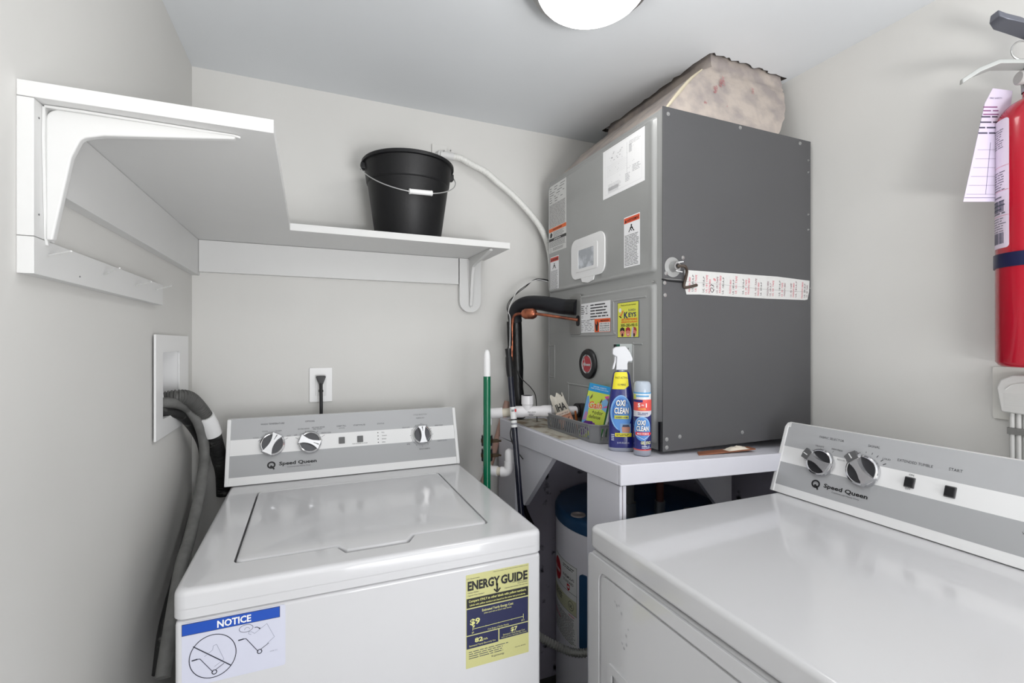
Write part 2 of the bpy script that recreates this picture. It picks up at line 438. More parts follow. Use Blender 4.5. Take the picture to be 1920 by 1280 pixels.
# ------------------------------------------------------------------ washing machine
WX0, WX1, WY0, WT = -.2, .456, .905, .915
wm = thing('washing_machine', 'white top-load washing machine with flat lid, beside the left wall', 'washing machine', (.128, 1.25, 0))
mb = MB(); mb.box((WX0+.003, WY0+.004, .02), (WX1-.003, 1.60, .866), ENAMEL); mb.bevel(.008, 3); mb.build('cabinet', wm)
for sx in (WX0+.05, WX1-.05):
    for sy in (WY0+.06, 1.54):
        mb = MB(); mb.cyl((sx, sy, 0), (sx, sy, .03), .02, BLACKP); mb.build('foot', wm)
# top with lid well
lidx0, lidx1, lidy0, lidy1 = -.122, .360, .984, 1.424
def lid_outline(g, tab=True):
    r = .012; x0, x1, y0, y1 = lidx0-g, lidx1+g, lidy0-g, lidy1+g
    P = rrect(x0, y0, x1, y1, r)
    if tab:   # P starts at the lower right corner; the tab is on the lower edge, between the last and the first point
        P = P+[(.052-g, y0), (.066-g, (.958 if g < 0 else .952)-g), (.068, (.957 if g < 0 else .951)-g), (.178, (.957 if g < 0 else .951)-g), (.180+g, (.958 if g < 0 else .952)-g), (.198+g, y0)]
    return P
mb = MB()
mb.prism(rrect(WX0, WY0, WX1, 1.602, .02), (0, 0, .884), (1, 0, 0), (0, 1, 0), .031, ENAMEL, holes=[lid_outline(.0028)])
mb.prism(rrect(WX0, WY0, WX1, 1.602, .02), (0, 0, .869), (1, 0, 0), (0, 1, 0), .0152, ENAMEL)
bmesh.ops.remove_doubles(mb.bm, verts=mb.bm.verts[:], dist=1e-5)
bmesh.ops.recalc_face_normals(mb.bm, faces=mb.bm.faces[:])
es = [e for e in mb.bm.edges if all(v.co.z > .914 for v in e.verts) and len(e.link_faces) == 2 and e.calc_face_angle(0) > .6 and
      (all(v.co.x < WX0+.03 for v in e.verts) or all(v.co.x > WX1-.03 for v in e.verts) or all(v.co.y < WY0+.03 for v in e.verts) or all(v.co.y > 1.57 for v in e.verts))]
bmesh.ops.bevel(mb.bm, geom=es, offset=.011, segments=4, profile=.5, affect='EDGES'); mb.bev = True
mb.build('top_panel', wm, sharp=40)
# lid: dished pressing
def loop(g, z, tab): 
    P = lid_outline(g, True)
    out = []
    for x, y in P:
        if y < lidy0-g-.0001 and not tab: y = lidy0-g
        out.append(Vector((x, y, z)))
    return out
mb = MB()
k = mb.mi(ENAMEL); rings = []
base = lid_outline(-.0005)
cxl, cyl_ = (lidx0+lidx1)/2, (lidy0+lidy1)/2
def shrink(P, d, z, keep=False):
    out = []
    for x, y in P:
        yy = max(y, lidy0+.0005) if not keep else y
        sx = 1-2*d/(lidx1-lidx0); sy = 1-2*d/(lidy1-lidy0)
        out.append(Vector((cxl+(x-cxl)*sx, cyl_+(yy-cyl_)*sy, z)))
    return out
for d, z, kp in ((0, .890, True), (0, .9125, True), (.0006, .9150, True), (.0022, .9168, True), (.005, .9175, True), (.022, .9178, False), (.04, .9172, False), (.07, .9152, False), (.10, .9136, False), (.14, .9128, False), (.19, .9125, False)):
    rings.append([mb.bm.verts.new(p) for p in shrink(base, d, z, kp)])
for a, b in zip(rings, rings[1:]):
    n = len(a)
    for i in range(n): mb.bm.faces.new([a[i], a[(i+1) % n], b[(i+1) % n], b[i]]).material_index = k
mb.bm.faces.new(rings[-1]); mb.bm.faces.new(rings[0][::-1])
mb.build('lid', wm, sharp=60)
mb = MB(); mb.box((.070, .9495, .8845), (.176, .9565, .9055), BLACKP); mb.build('lid_slot_shade', wm)  # black block in the slot stands in for its shade
# console
WO_, WU, WV = (-.206, 1.500, .917), (1, 0, 0), (0, .060, .177)
cp = console(wm, WO_, WU, WV, .653, .115, .188, .004)
I = Ink(WO_, WU, WV)
I.sheet(.003, .023, .646, .059, PANG); I.sheet(.003, .082, .646, .044, PANW); I.sheet(.003, .126, .646, .060, PANG2)
dk = (64, 64, 67)
I.text('WASH TEMPERATURE', .109, .1635, .0048, dk, w=.062); I.text('OPTIONS', .209, .1645, .0048, dk, w=.026)
for t, x, y in (('COLD', .067, .1265), ('COOL', .090, .1435), ('WARM', .1245, .1425), ('HOT', .152, .126), ('OFF', .170, .1265), ('EXTRA RINSE', .192, .1435), ('HEAVY SOIL', .254, .1275), ('SECOND RINSE', .232, .1455), ('PRE WASH', .230, .1405)):
    I.text(t, x, y, .0036, dk)
for p, q in (((.073, .118), (.081, .124)), ((.091, .139), (.094, .133)), ((.125, .138), (.121, .132)), ((.150, .122), (.143, .118)), ((.170, .121), (.178, .116)), ((.196, .139), (.199, .133)), ((.231, .137), (.227, .131)), ((.250, .123), (.241, .118))):
    I.line(p, q, .0008, dk)
I.text('DEEP FILL', .298, .1445, .0044, dk, w=.027); I.text('OPTION', .298, .1385, .003, dk); I.text('START/PAUSE', .350, .1440, .0044, dk, w=.035); I.text('STATUS', .414, .1440, .0044, dk, w=.021)
I.text('PUSH TO START OR PAUSE', .350, .0885, .003, dk, w=.044)
for t, y in (('FILL', .1183), ('WASH', .1083), ('RINSE', .0983), ('SPIN', .0884)): I.text(t, .416, y-.002, .0036, dk, al='l')
I.text('CYCLE SELECTION', .540, .1655, .0044, (120, 120, 122), w=.044); I.text('NORMAL ECO', .540, .1545, .0036, dk, w=.026)
for t, x, y in (('DELICATE', .492, .1265), ('PERM PRESS', .600, .1265), ('HEAVY DUTY', .607, .076), ('BULKY/SHEETS', .548, .055), ('SPIN', .497, .0735)): I.text(t, x, y, .0036, dk)
for a in range(-150, 211, 30):
    I.line((.541+.034*math.cos(R(a)), .1015+.034*math.sin(R(a))), (.541+.038*math.cos(R(a)), .1015+.038*math.sin(R(a))), .0008, dk)
I.ring(.541, .1015, .0345, .0006, dk, a0=-60, a1=240)
brand(I, .108, .0485)
I.build('panel_print', cp)
knob('knob', cp, WO_, WU, WV, .110, .1065, .0335, 62)
knob('knob', cp, WO_, WU, WV, .209, .1040, .0325, -22)
knob('knob', cp, WO_, WU, WV, .541, .1015, .0300, 92)
for u in (.298, .351):
    mb = quad_on(WO_, WU, WV, u-.0085, .0935, u+.0085, .1125, .0035, GREYBTN); mb.bevel(.0008, 2).build('push_button', cp)
for y in (.1183, .1083, .0983, .0884):
    o = Vector(WO_)+Vector(WU)*.4045+Vector(WV).normalized()*y; n = Vector(WU).cross(Vector(WV)).normalized()
    mb = MB(); mb.cyl(o, o+n*.0012, .0015, BLACKP, seg=12); mb.build('indicator_light', cp)
# notice sticker and energy label on the front
NX = (182, 192, 226)
NOT = mat('notice_sheet', (207, 209, 224), .35, var=.02)
I = Ink((-.187, WY0+.004, .757), (1, 0, 0), (0, 0, 1))
I.sheet(0, 0, .150, .104, NOT, r=.004)
BLU = (22, 76, 176)
I.rect(0, .0835, .1415, .0188, (60, 62, 70)); I.rect(.0006, .0843, .1403, .0172, BLU, 2)
I.text('NOTICE', .0735, .0872, .0115, WHT, w=.049, bold=.03, L=4)
I.ring(.0430, .0420, .0335, .0013, (40, 42, 58), ry=.0355, n=48)
I.line((.0155, .0640), (.0690, .0200), .0016, (40, 42, 58), 2)
def cart(x, y, dark):
    I.line((x-.0115, y+.0255), (x-.0035, y+.0262), .0020, (40, 42, 58), 2); I.path([(x-.0035, y+.0262), (x, y+.0258), (x+.0180, y)], .0011, dark, 2)
    I.ring(x+.0200, y-.0005, .0040, .0013, (30, 32, 48), 2); I.line((x+.022, y+.003), (x+.034, y+.0105), .0009, dark, 2)
cart(.0250, .0160, (60, 62, 80)); cart(.0905, .0330, (50, 52, 70))
gl = (150, 154, 172)
I.path([(.031, .044), (.0425, .052), (.0435, .0585), (.048, .060), (.0585, .033), (.045, .024)], .0007, gl, 1)
I.path([(.098, .0640), (.094, .066), (.0945, .0695), (.0985, .0685), (.103, .0645), (.1215, .077), (.133, .052), (.1215, .043)], .0007, gl, 1)
I.ring(.0905, .0760, .0105, .0008, (90, 92, 108), ry=.0065); I.ring(.092, .0735, .004, .0006, (120, 122, 138), ry=.004, a0=0, a1=180)
I.path([(.103, .0745), (.107, .0745), (.110, .072)], .0010, (40, 42, 58), 2); I.circle(.1105, .0715, .0012, (40, 42, 58), 2)
I.text('209281 WC', .132, .0280, .0016, (150, 152, 165))
I.build('notice_sticker', wm, label='blue and white notice sticker')
YEL = mat('energy_label_yellow', (198, 196, 136), .35, var=.03, vscale=20)
NV = (30, 34, 74)
I = Ink((.287, WY0+.004, .662), (1, 0, 0), (0, 0, 1))
I.sheet(0, 0, .1375, .186, YEL, r=.001)
I.text('U.S. Government', .002, .1765, .0026, NV, al='l'); I.text('Federal law prohibits removal of this label before consumer purchase.', .136, .182, .0016, NV, w=.078, al='r')
I.text('ENERGY', .0035, .1550, .0185, BLK, w=.0690, bold=.04, al='l', L=3); I.text('GUIDE', .0745, .1550, .0185, BLK, w=.0600, bold=.04, al='l', L=3)
I.line((.0665, .158), (.0665, .1435), .0038, BLK, 3); I.path([(.0595, .1475), (.0665, .1405), (.0735, .1475)], .0030, BLK, 3)
I.text('Clothes Washer', .0035, .1485, .0024, NV, al='l'); I.text('Capacity Class: Standard', .0035, .1430, .0024, NV, al='l')
for t, y in (('Alliance Laundry Systems', .1520), ('Model AWN432', .1480), ('Capacity (tub volume): 3.26 cubic feet', .1435)): I.text(t, .1345, y, .0023, NV, al='r')
I.rect(.0015, .1195, .1345, .0190, BLK); I.text('Compare ONLY to other labels with yellow numbers.', .0688, .1305, .0048, (214, 212, 130), w=.126, bold=.02); I.text('Labels with yellow numbers are based on the same test procedures.', .0688, .1232, .0036, (214, 212, 130), w=.122, bold=.015)
I.rect(.0015, .0655, .1345, .0515, NV); PY_ = (216, 214, 140)
I.text('Estimated Yearly Energy Cost', .068, .1075, .0050, PY_, w=.068, bold=.015); I.text('(when used with an electric water heater)', .068, .1020, .0032, PY_, w=.060)
I.text('$9', .0190, .0855, .0120, PY_, w=.0210, bold=.03); I.poly([(.0140, .0835), (.0190, .0835), (.0165, .0785)], PY_, 2); I.line((.014, .0735), (.0145, .0815), .0008, PY_, 2)
I.line((.0145, .0765), (.1250, .0775), .0009, PY_, 2)
for x in (.0420, .0700, .0980): I.line((x, .0755), (x, .0785), .0007, PY_, 2)
I.line((.1250, .073), (.1250, .083), .0009, PY_, 2); I.text('$9', .0145, .0680, .0032, PY_); I.text('$12', .1240, .0685, .0032, PY_); I.text('Cost Range of Similar Models', .069, .0675, .0032, PY_, w=.046)
I.rect(.0015, .0385, .0675, .0250, NV); I.rect(.0715, .0415, .0645, .0220, NV)
I.text('82', .0270, .0490, .0088, PY_, w=.0170, bold=.03); I.text('kWh', .0400, .0490, .0042, PY_); I.text('Estimated Yearly Electricity Use', .0350, .0420, .0034, PY_, w=.056)
I.text('$7', .1040, .0530, .0085, PY_, w=.0150, bold=.03); I.text('Estimated Yearly Energy Cost', .1040, .0480, .0032, PY_, w=.049); I.text('(when used with a natural gas water heater)', .1040, .0440, .0025, PY_, w=.056)
I.lines(.006, .034, .090, .017, 4, NV, th=.3, seed=4); I.text('ftc.gov/energy', .068, .0105, .0036, NV, w=.028); I.text('(Part No. 801559)', .118, .0170, .0018, NV, w=.024)
I.build('energy_label', wm, label='yellow energy guide label')

# ------------------------------------------------------------------ dryer
DX0, DY1, DY0 = .560, .893, .207
dr = thing('tumble_dryer', 'white front-load tumble dryer seen from its corner, backed to the right wall', 'dryer', (.9, .55, 0))
mb = MB(); mb.box((DX0+.003, DY0+.003, .02), (1.245, DY1-.003, .863), ENAMEL); mb.bevel(.010, 3); mb.build('cabinet', dr)
for sx in (DX0+.06, 1.19):
    for sy in (DY0+.06, DY1-.06):
        mb = MB(); mb.cyl((sx, sy, 0), (sx, sy, .03), .02, BLACKP); mb.build('foot', dr)
mb = MB(); mb.prism(rrect(DX0, DY0, 1.250, DY1, .02), (0, 0, .867), (1, 0, 0), (0, 1, 0), .048, ENAMEL); mb.bevel(.010, 4); mb.build('top_panel', dr, sharp=50)
# front: raised surround with the recessed door panel
DO, DU, DV = (DX0+.003, DY1-.003, 0), (0, -1, 0), (0, 0, 1)      # u from the far edge towards the camera side
o = Vector((DX0-.002, DY1-.003, 0))
mb = MB(); mb.prism(rrect(.002, .10, .678, .860, .012), (DX0+.003, DY1-.003, 0), DU, DV, .006, ENAMEL, holes=[rrect(.042, .30, .638, .835, .022)])
bmesh.ops.recalc_face_normals(mb.bm, faces=mb.bm.faces[:])
mb.bevel(.0025, 3); mb.build('front_surround', dr, sharp=50)
mb = MB(); mb.prism(rrect(.048, .306, .632, .829, .018), (DX0+.003, DY1-.003, 0), DU, DV, .0045, ENAMEL, holes=[rrect(.080, .52, .150, .662, .006)])
mb.bevel(.0015, 2); door = mb.build('door', dr)
mb = MB(); mb.prism(rrect(.076, .516, .154, .666, .008), (DX0-.0015, DY1-.003, 0), DU, DV, .0035, ENAMEL, holes=[rrect(.090, .53, .140, .648, .004)]); mb.bevel(.0012, 2); mb.build('door_handle', door, label='recessed square door pull')
# scuffs on the door
for uu, vv in ((.098, .797), (.105, .792), (.112, .795), (.135, .750), (.136, .733), (.128, .722), (.122, .728), (.186, .672), (.193, .664), (.120, .785), (.141, .765)):
    I = Ink((DX0-.0016, DY1-.003, 0), DU, DV, lift=.0001)
    I.poly([(uu+random.uniform(.5, 1)*.0035*math.cos(R(a)), vv+random.uniform(.3, 1)*.0045*math.sin(R(a))) for a in range(0, 360, 60)], (176, 176, 180))
    I.build('scuff_mark', door)
DCO, DCU, DCV = (1.136, .900, .917), (0, -1, 0), (.064, 0, .180)
cp = console(dr, DCO, DCU, DCV, .690, .115, .191, .016)
I = Ink(DCO, DCU, DCV)
I.sheet(.004, .021, .682, .060, PANG); I.sheet(.004, .081, .682, .043, PANW); I.sheet(.010, .124, .676, .064, PANG2); I.sheet(.004, .124, .006, .052, PANG2)
I.text('FABRIC SELECTOR', .1215, .162, .0052, dk, w=.060); I.text('SIGNAL', .2180, .1620, .0052, dk, w=.025)
I.text('DELICATE', .097, .1390, .0038, dk, w=.021); I.text('PERM PRESS', .140, .1385, .0038, dk, w=.026); I.text('REGULAR', .154, .1165, .0034, (120, 120, 122), w=.018)
I.text('OFF', .1855, .1400, .0038, dk); I.text('LOUD', .2480, .1400, .0040, dk)
I.line((.100, .137), (.102, .133), .0008, dk); I.line((.133, .136), (.130, .132), .0008, dk)
for k, a in enumerate((112, 95, 78, 62, 46, 34)): I.line((.208+.042*math.cos(R(a)), .1045+.042*math.sin(R(a))), (.208+(.045+.0008*k)*math.cos(R(a)), .1045+(.045+.0008*k)*math.sin(R(a))), .0008+.0002*k, dk)
I.text('EXTENDED TUMBLE', .3010, .1430, .0056, dk, w=.064); I.text('ON', .2995, .1175, .0040, dk); I.text('OFF', .2975, .0875, .0040, dk); I.text('START', .3705, .1450, .0056, dk, w=.022)
I.text('TEMPERATURE', .540, .1620, .0052, dk, w=.052); I.text('AUTOMATIC', .4990, .0660, .0044, dk, w=.034); I.text('WRINKLE FREE', .4990, .0595, .0044, dk, w=.044)
brand(I, .108, .0475)
I.build('panel_print', cp)
knob('knob', cp, DCO, DCU, DCV, .110, .1010, .0335, 158, True)
knob('knob', cp, DCO, DCU, DCV, .208, .1045, .0360, 132, True)
for u in (.299, .3685):
    mb = quad_on(DCO, DCU, DCV, u-.0095, .092, u+.0095, .1145, .0025, GREYBTN, .0015); mb.bevel(.0006, 2); sw = mb.build('rocker_switch', cp, label='dark rocker switch')
    mb = quad_on(Vector(DCO)+Vector((-.0024, 0, .0008)), DCU, DCV, u-.0075, .094, u+.0075, .1125, .0035, BLACKP, .0012); mb.bevel(.0008, 2).build('rocker', sw)

# ------------------------------------------------------------------ corner shelf
ZS = 1.6154
cs = thing('corner_shelf', 'white painted L-shaped wooden corner shelf on wall cleats above the washer', 'shelf', (.05, 1.3, 1.394))
mb = MB(); mb.prism([(XL-.0113, .779), (-.047, .777), (-.047, 1.430), (.603, 1.434), (.603, YB), (XL, YB)], (0, 0, ZS), (1, 0, 0), (0, 1, 0), .020, SHELFW); mb.bevel(.0012, 2); mb.build('shelf_board', cs)
mb = MB(); mb.box((XL, .831, 1.511), (-.300, YB, ZS-.0006), SHELFW); mb.skew(); mb.bevel(.001, 2); mb.build('cleat', cs)
mb = MB(); mb.box((-.2995, 1.660, 1.5205), (.497, YB, ZS-.0008), SHELFW); mb.bevel(.001, 2); mb.build('cleat', cs)
P = [(.5, ZS-.0005), (.5, 1.462)]+[(.541+.041*math.cos(R(a)), 1.461+.041*math.sin(R(a))) for a in range(180, 361, 15)]+[(.582, ZS-.0005)]
mb = MB(); mb.prism(P, (0, YB, 0), (1, 0, 0), (0, 0, 1), .021, SHELFW); mb.bevel(.001, 2); mb.build('cleat', cs)
mb = MB(); mb.box((XL, .779, 1.443), (-.303, .831, ZS-.0006), SHELFW); mb.skew(); mb.bevel(.0012, 2); mb.build('end_board', cs)
mb = MB(); mb.box((XL, .779, 1.396), (-.303, 1.320, 1.4425), SHELFW); mb.skew(); mb.bevel(.0012, 2); rail = mb.build('hook_rail', cs)
for a, b in (((-.302, .8113, 1.4241), (-.268, .782, 1.427)), ((-.302, .9873, 1.4225), (-.268, .945, 1.429)), ((-.302, 1.1379, 1.4215), (-.268, 1.103, 1.426)), ((-.302, 1.2646, 1.426), (-.268, 1.239, 1.433))):
    mb = MB(); mb.cyl(a, b, .0011, SHELFW, seg=8); mb.skew(); mb.build('nail', rail)
for zz, yy in ((1.594, .787), (1.472, .787), (1.408, .900)):
    mb = MB()
    mb.cyl((-.3033, yy+.003, zz), (-.3024, yy+.003, zz), .0013, GREYBTN, seg=10); mb.skew(); mb.build('nail_head', rail)
def bracket(o, A, D):
    """pressed metal shelf bracket: A = arm direction, corner at o, D = width direction"""
    o = Vector(o); A = Vector(A); Dn = Vector(D); Z = Vector((0, 0, -1))
    mb = MB(); arm, leg = .215, .172
    # web: two tapering arms meeting in a small inner fillet, rounded outer corner
    P = [(.016-.014*math.cos(R(t)), .016-.014*math.sin(R(t))) for t in range(0, 91, 18)]+[(arm, .002), (arm, .007), (.062, .028)]+[(.048-.013*math.sin(R(t)), .046-.013*math.cos(R(t))) for t in range(15, 90, 15)]+[(.028, .062), (.009, leg), (.002, leg)]
    lo = [o+A*x+Z*z-Dn*.006 for x, z in P]; hi = [o+A*x+Z*z+Dn*.006 for x, z in P]; mb.hexa(lo, hi, SHELFW); mb.bevel(.003, 3); mb.bev = True
    # flanges, rounded at the tips
    for E1, E2, L in ((A, Z, arm), (Z, A, leg)):
        lo = [o+E1*.002-Dn*.009, o+E1*.04-Dn*.010, o+E1*(L-.002)-Dn*.004, o+E1*(L+.006), o+E1*(L-.002)+Dn*.004, o+E1*.04+Dn*.010, o+E1*.002+Dn*.009]
        mb.hexa(lo, [p+E2*.003 for p in lo], SHELFW)
    return mb.build('bracket', cs, sharp=50)
bracket((-.3138, .806, ZS-.001), (1, 0, 0), (0, 1, 0))
bracket((.541, 1.6585, ZS-.001), (0, -1, 0), (1, 0, 0))

# ------------------------------------------------------------------ bucket
bx, by, bz = .293, 1.535, 1.6358
bk = thing('bucket', 'black plastic bucket with wire handle standing on the corner shelf', 'bucket', (bx, by, bz))
mb = MB(); mb.lathe([(0, 0), (.098, 0), (.102, .004), (.125, .168), (.1275, .170), (.1295, .176), (.136, .226), (.1365, .228), (.1435, .229), (.1435, .237), (.141, .240), (.136, .240), (.1325, .236), (.122, .170), (.098, .006), (0, .006)], (bx, by, bz), BUCKET, seg=72)
mb.build('pail', bk)
for s in (-1, 1):
    mb = MB(); mb.box((bx+s*.137-.010, by-.012, bz+.208), (bx+s*.137+.010, by+.012, bz+.229), BUCKET)
    mb.bevel(.003, 2).build('handle_lug', bk)
# handle lying forward and down across the front
H = []
for i in range(17):
    a = R(180*i/16); x = -.149*math.cos(a); s_ = math.sin(a)
    H.append((bx+x, by-.138*s_-.004, bz+.216-.103*s_))
mb = MB(); mb.tube(H, .0016, mat('handle_wire', (205, 205, 205), .3, metal=.7), seg=8, n=3); wire = mb.build('handle', bk, label='bare wire handle')
mb = MB(); P = [Vector(H[i]) for i in (8, 9, 10)]
a = Vector(H[7]).lerp(Vector(H[8]), .15); b = Vector(H[9]).lerp(Vector(H[10]), .55); d = (b-a)
mb.tube([a, a+d*.04, a+d*.06, a+d*.5, a+d*.94, a+d*.96, b], [.0075, .0085, .0075, .0075, .0075, .0085, .0075], WHITEP, seg=16, n=1); mb.build('grip', wire, label='white plastic grip')

# ------------------------------------------------------------------ conduit on the back wall
cd = thing('wall_conduit', 'white flexible conduit curving from a painted wall box to the air handler', 'conduit', (.47, 1.66, 1.5))
mb = MB(); mb.box((.402, 1.672, 1.955), (.457, YB, 2.018), WALL); mb.bevel(.002, 2); mb.build('cover_plate', cd)
mb = MB(); mb.tube([(.430, 1.658, 1.977), (.450, 1.654, 1.976), (.475, 1.650, 1.973)], [.013, .013, .0125], SHELFW, seg=16, n=1); mb.tube([(.424, 1.672, 1.977), (.432, 1.655, 1.977)], .014, SHELFW, n=1, seg=16); fit = mb.build('conduit_fitting', cd)
mb = MB(); mb.cyl((.438, 1.646, 1.985), (.438, 1.641, 1.987), .0022, ZINC, seg=8); mb.cyl((.462, 1.646, 1.990), (.462, 1.641, 1.992), .0022, ZINC, seg=8); mb.build('screw', cd)
mb = MB(); mb.tube([(.470, 1.650, 1.973), (.500, 1.642, 1.968), (.5372, 1.634, 1.949), (.590, 1.625, 1.925), (.634, 1.622, 1.893), (.685, 1.622, 1.860), (.729, 1.622, 1.825), (.772, 1.622, 1.786), (.806, 1.624, 1.749), (.832, 1.626, 1.706), (.848, 1.628, 1.66), (.858, 1.63, 1.60), (.862, 1.63, 1.52)], .0115, mat('conduit_white', (222, 222, 218), .4, bump=.3, bscale=70), seg=14, n=5, rip=(.008, .0006)); mb.build('flexible_pipe', cd, sharp=60)

# ------------------------------------------------------------------ wall outlet behind the washer
ol = thing('wall_outlet', 'white duplex wall outlet above the washer control panel', 'outlet', (.036, YB, 1.117))
mb = MB(); mb.prism(rrect(.0014, 1.1173, .071, 1.229, .003), (0, YB, 0), (1, 0, 0), (0, 0, 1), .005, WHITEP); mb.bevel(.0015, 2); mb.build('cover_plate', ol)
mb = MB(); mb.prism(rrect(.0195, 1.138, .0530, 1.206, .003), (0, YB-.0045, 0), (1, 0, 0), (0, 0, 1), .0025, mat('outlet_face', (222, 222, 222), .35)); mb.bevel(.0008, 2); f = mb.build('outlet_face', ol)
for z in (1.150, ):
    for x, h in ((.030, .008), (.0425, .0065)):
        mb = MB(); mb.box((x-.001, YB-.0074, z), (x+.001, YB-.0069, z+h), BLACKP); mb.build('slot', f)
    mb = MB(); mb.cyl((.036, YB-.0074, z-.004), (.036, YB-.0069, z-.004), .0025, BLACKP, seg=12); mb.build('slot', f)
for z in (1.2205, 1.125):
    mb = MB(); mb.cyl((.036, YB-.0062, z), (.036, YB-.0048, z), .0026, WHITEP, seg=12); mb.build('screw', ol)
pc = thing('power_cord', 'black power cord plugged into the outlet behind the washer', 'power cord', (.036, 1.66, 1.0))
mb = MB(); mb.prism([(-.015, .010), (-.013, .013), (.013, .013), (.015, .010), (.006, -.014), (-.006, -.014)], (.036, YB-.0075, 1.190), (1, 0, 0), (0, 0, 1), .018, BLACKP); mb.bevel(.002, 2); mb.build('plug', pc)
mb = MB(); mb.tube([(.036, 1.662, 1.186), (.036, 1.657, 1.170), (.0365, 1.652, 1.12), (.0365, 1.650, 1.07), (.037, 1.650, .98)], .0052, BLACKP, seg=12, n=4); mb.build('cord', pc)

# ------------------------------------------------------------------ laundry outlet box and hoses at left
lb = thing('laundry_outlet_box', 'white recessed washer supply box set in the left wall', 'outlet box', (XL, 1.46, 1.085))
mb = MB(); mb.prism([(1.300, 1.087), (1.615, 1.087), (1.615, 1.329), (1.300, 1.329)], (XL+.004, 0, 0), (0, 1, 0), (0, 0, 1), -.0045, WHITEP, holes=[rrect(1.357, 1.130, 1.513, 1.287, .006)]); mb.bevel(.001, 2); mb.build('frame', lb)
mb = MB(); x0, x1 = XL-.085, XL-.0005
mb.box((x0-.003, 1.354, 1.127), (x0, 1.516, 1.290), WHITEP); mb.box((x0, 1.354, 1.127), (x1, 1.357, 1.290), WHITEP); mb.box((x0, 1.513, 1.127), (x1, 1.516, 1.290), WHITEP); mb.box((x0, 1.357, 1.127), (x1, 1.513, 1.130), WHITEP); mb.box((x0, 1.357, 1.287), (x1, 1.513, 1.290), WHITEP)
mb.build('recess', lb)
mb = MB(); mb.box((x0+.0005, 1.360, 1.218), (x0+.003, 1.510, 1.224), mat('dark_grime', (80, 78, 74), .8, var=.4, vscale=60)); mb.build('seam', lb)
dh = thing('drain_hose', 'black corrugated drain hose with white collar arching out of the laundry box', 'hose', (-.28, 1.5, .93))
mb = MB(); mb.tube([(-.36, 1.440, 1.160), (-.33, 1.447, 1.170), (-.302, 1.450, 1.173), (-.285, 1.475, 1.164), (-.270, 1.505, 1.136), (-.258, 1.525, 1.108)], .0185, mat('grey_corrugated', (92, 92, 90), .45, var=.2, vscale=30), seg=18, n=5, rip=(.0062, .003)); mb.build('upper_hose', dh, sharp=30)
mb = MB(); mb.tube([(-.259, 1.520, 1.112), (-.252, 1.538, 1.083), (-.246, 1.552, 1.055)], [.0205, .023, .0225], WHITEP, seg=24, n=5); mb.build('collar', dh, label='white plastic collar')
mb = MB(); mb.tube([(-.246, 1.550, 1.058), (-.242, 1.567, 1.025), (-.237, 1.592, .980), (-.233, 1.628, .93), (-.232, 1.64, .86)], .0200, HOSEB, seg=18, n=5, rip=(.0056, .003)); mb.build('lower_hose', dh, sharp=30)
h1 = MB(); h1.tube([(-0.36, 1.395, 1.16), (-0.33, 1.414, 1.163), (-0.31, 1.44, 1.158), (-0.298, 1.505, 1.135), (-0.2755, 1.5105, 1.101), (-0.267, 1.5409, 1.044), (-0.2622, 1.5257, 0.9936), (-0.2565, 1.4535, 0.949), (-0.2527, 1.3775, 0.9053), (-0.248, 1.2711, 0.8663), (-0.2451, 1.178, 0.835), (-0.245, 1.05, 0.7)], .0125, HOSEG, seg=16, n=6)
tag(h1.build('supply_hose'), 'grey rubber supply hose hanging in front beside the washer, worn paint flecks', 'hose', None)
h2 = MB(); h2.tube([(-0.36, 1.402, 1.136), (-0.33, 1.412, 1.14), (-0.31, 1.49, 1.12), (-0.298, 1.58, 1.07), (-0.289, 1.645, 1.01), (-0.286, 1.655, 0.955), (-0.288, 1.635, 0.895), (-0.291, 1.56, 0.845), (-0.291, 1.45, 0.79), (-0.289, 1.36, 0.752), (-0.286, 1.24, 0.7), (-0.28, 1.17, 0.64)], .0115, HOSEB, seg=16, n=6)
tag(h2.build('supply_hose'), 'black scuffed supply hose against the left wall, behind the grey hose', 'hose', None)
mb = MB(); mb.tube([(-.40, 1.380, 1.143), (-.345, 1.392, 1.143)], .0135, PVC, n=1); mb.tube([(-.40, 1.39, 1.162), (-.335, 1.408, 1.163)], .0155, PVC, n=1, seg=16); mb.tube([(-.40, 1.43, 1.165), (-.335, 1.446, 1.172)], .021, PVC, n=1, seg=20); mb.build('valve', lb)

# ------------------------------------------------------------------ platform
ZPT = lambda x: 1.0325-.038*(x-.648)
pf = thing('equipment_platform', 'white painted wooden platform carrying the grey air handler', 'platform', (1.0, 1.3, 0))
mb = MB(); xs = (.660, 1.383); mb.hexa([(xs[0], .909, ZPT(xs[0])-.02), (xs[1], .909, ZPT(xs[1])-.02), (xs[1], 1.667, ZPT(xs[1])-.02), (xs[0], 1.667, ZPT(xs[0])-.02)], [(xs[0], .909, ZPT(xs[0])), (xs[1], .909, ZPT(xs[1])), (xs[1], 1.667, ZPT(xs[1])), (xs[0], 1.667, ZPT(xs[0]))], PLAT)
top = mb.build('top_board', pf)
mb = MB(); mb.hexa([(.648, .9086, .985), (.6595, .9086, .985), (.6595, 1.64, .963), (.648, 1.64, .963)], [(.648, .9086, ZPT(.648)), (.6595, .9086, ZPT(.66)), (.6595, 1.64, ZPT(.66)), (.648, 1.64, ZPT(.648))], PLAT); mb.bevel(.003, 3); mb.build('apron', pf)
mb = MB(); mb.hexa([(.648, .8965, .9855), (1.152, .8965, .9855-.038*.480), (1.152, .9085, .9855-.038*.480), (.648, .9085, .9855)], [(.648, .8965, ZPT(.648)+.0006), (1.169, .8965, ZPT(1.169)+.0006), (1.169, .9085, ZPT(1.169)+.0006), (.648, .9085, ZPT(.648)+.0006)], PLAT); mb.bevel(.003, 3); mb.build('apron', pf)
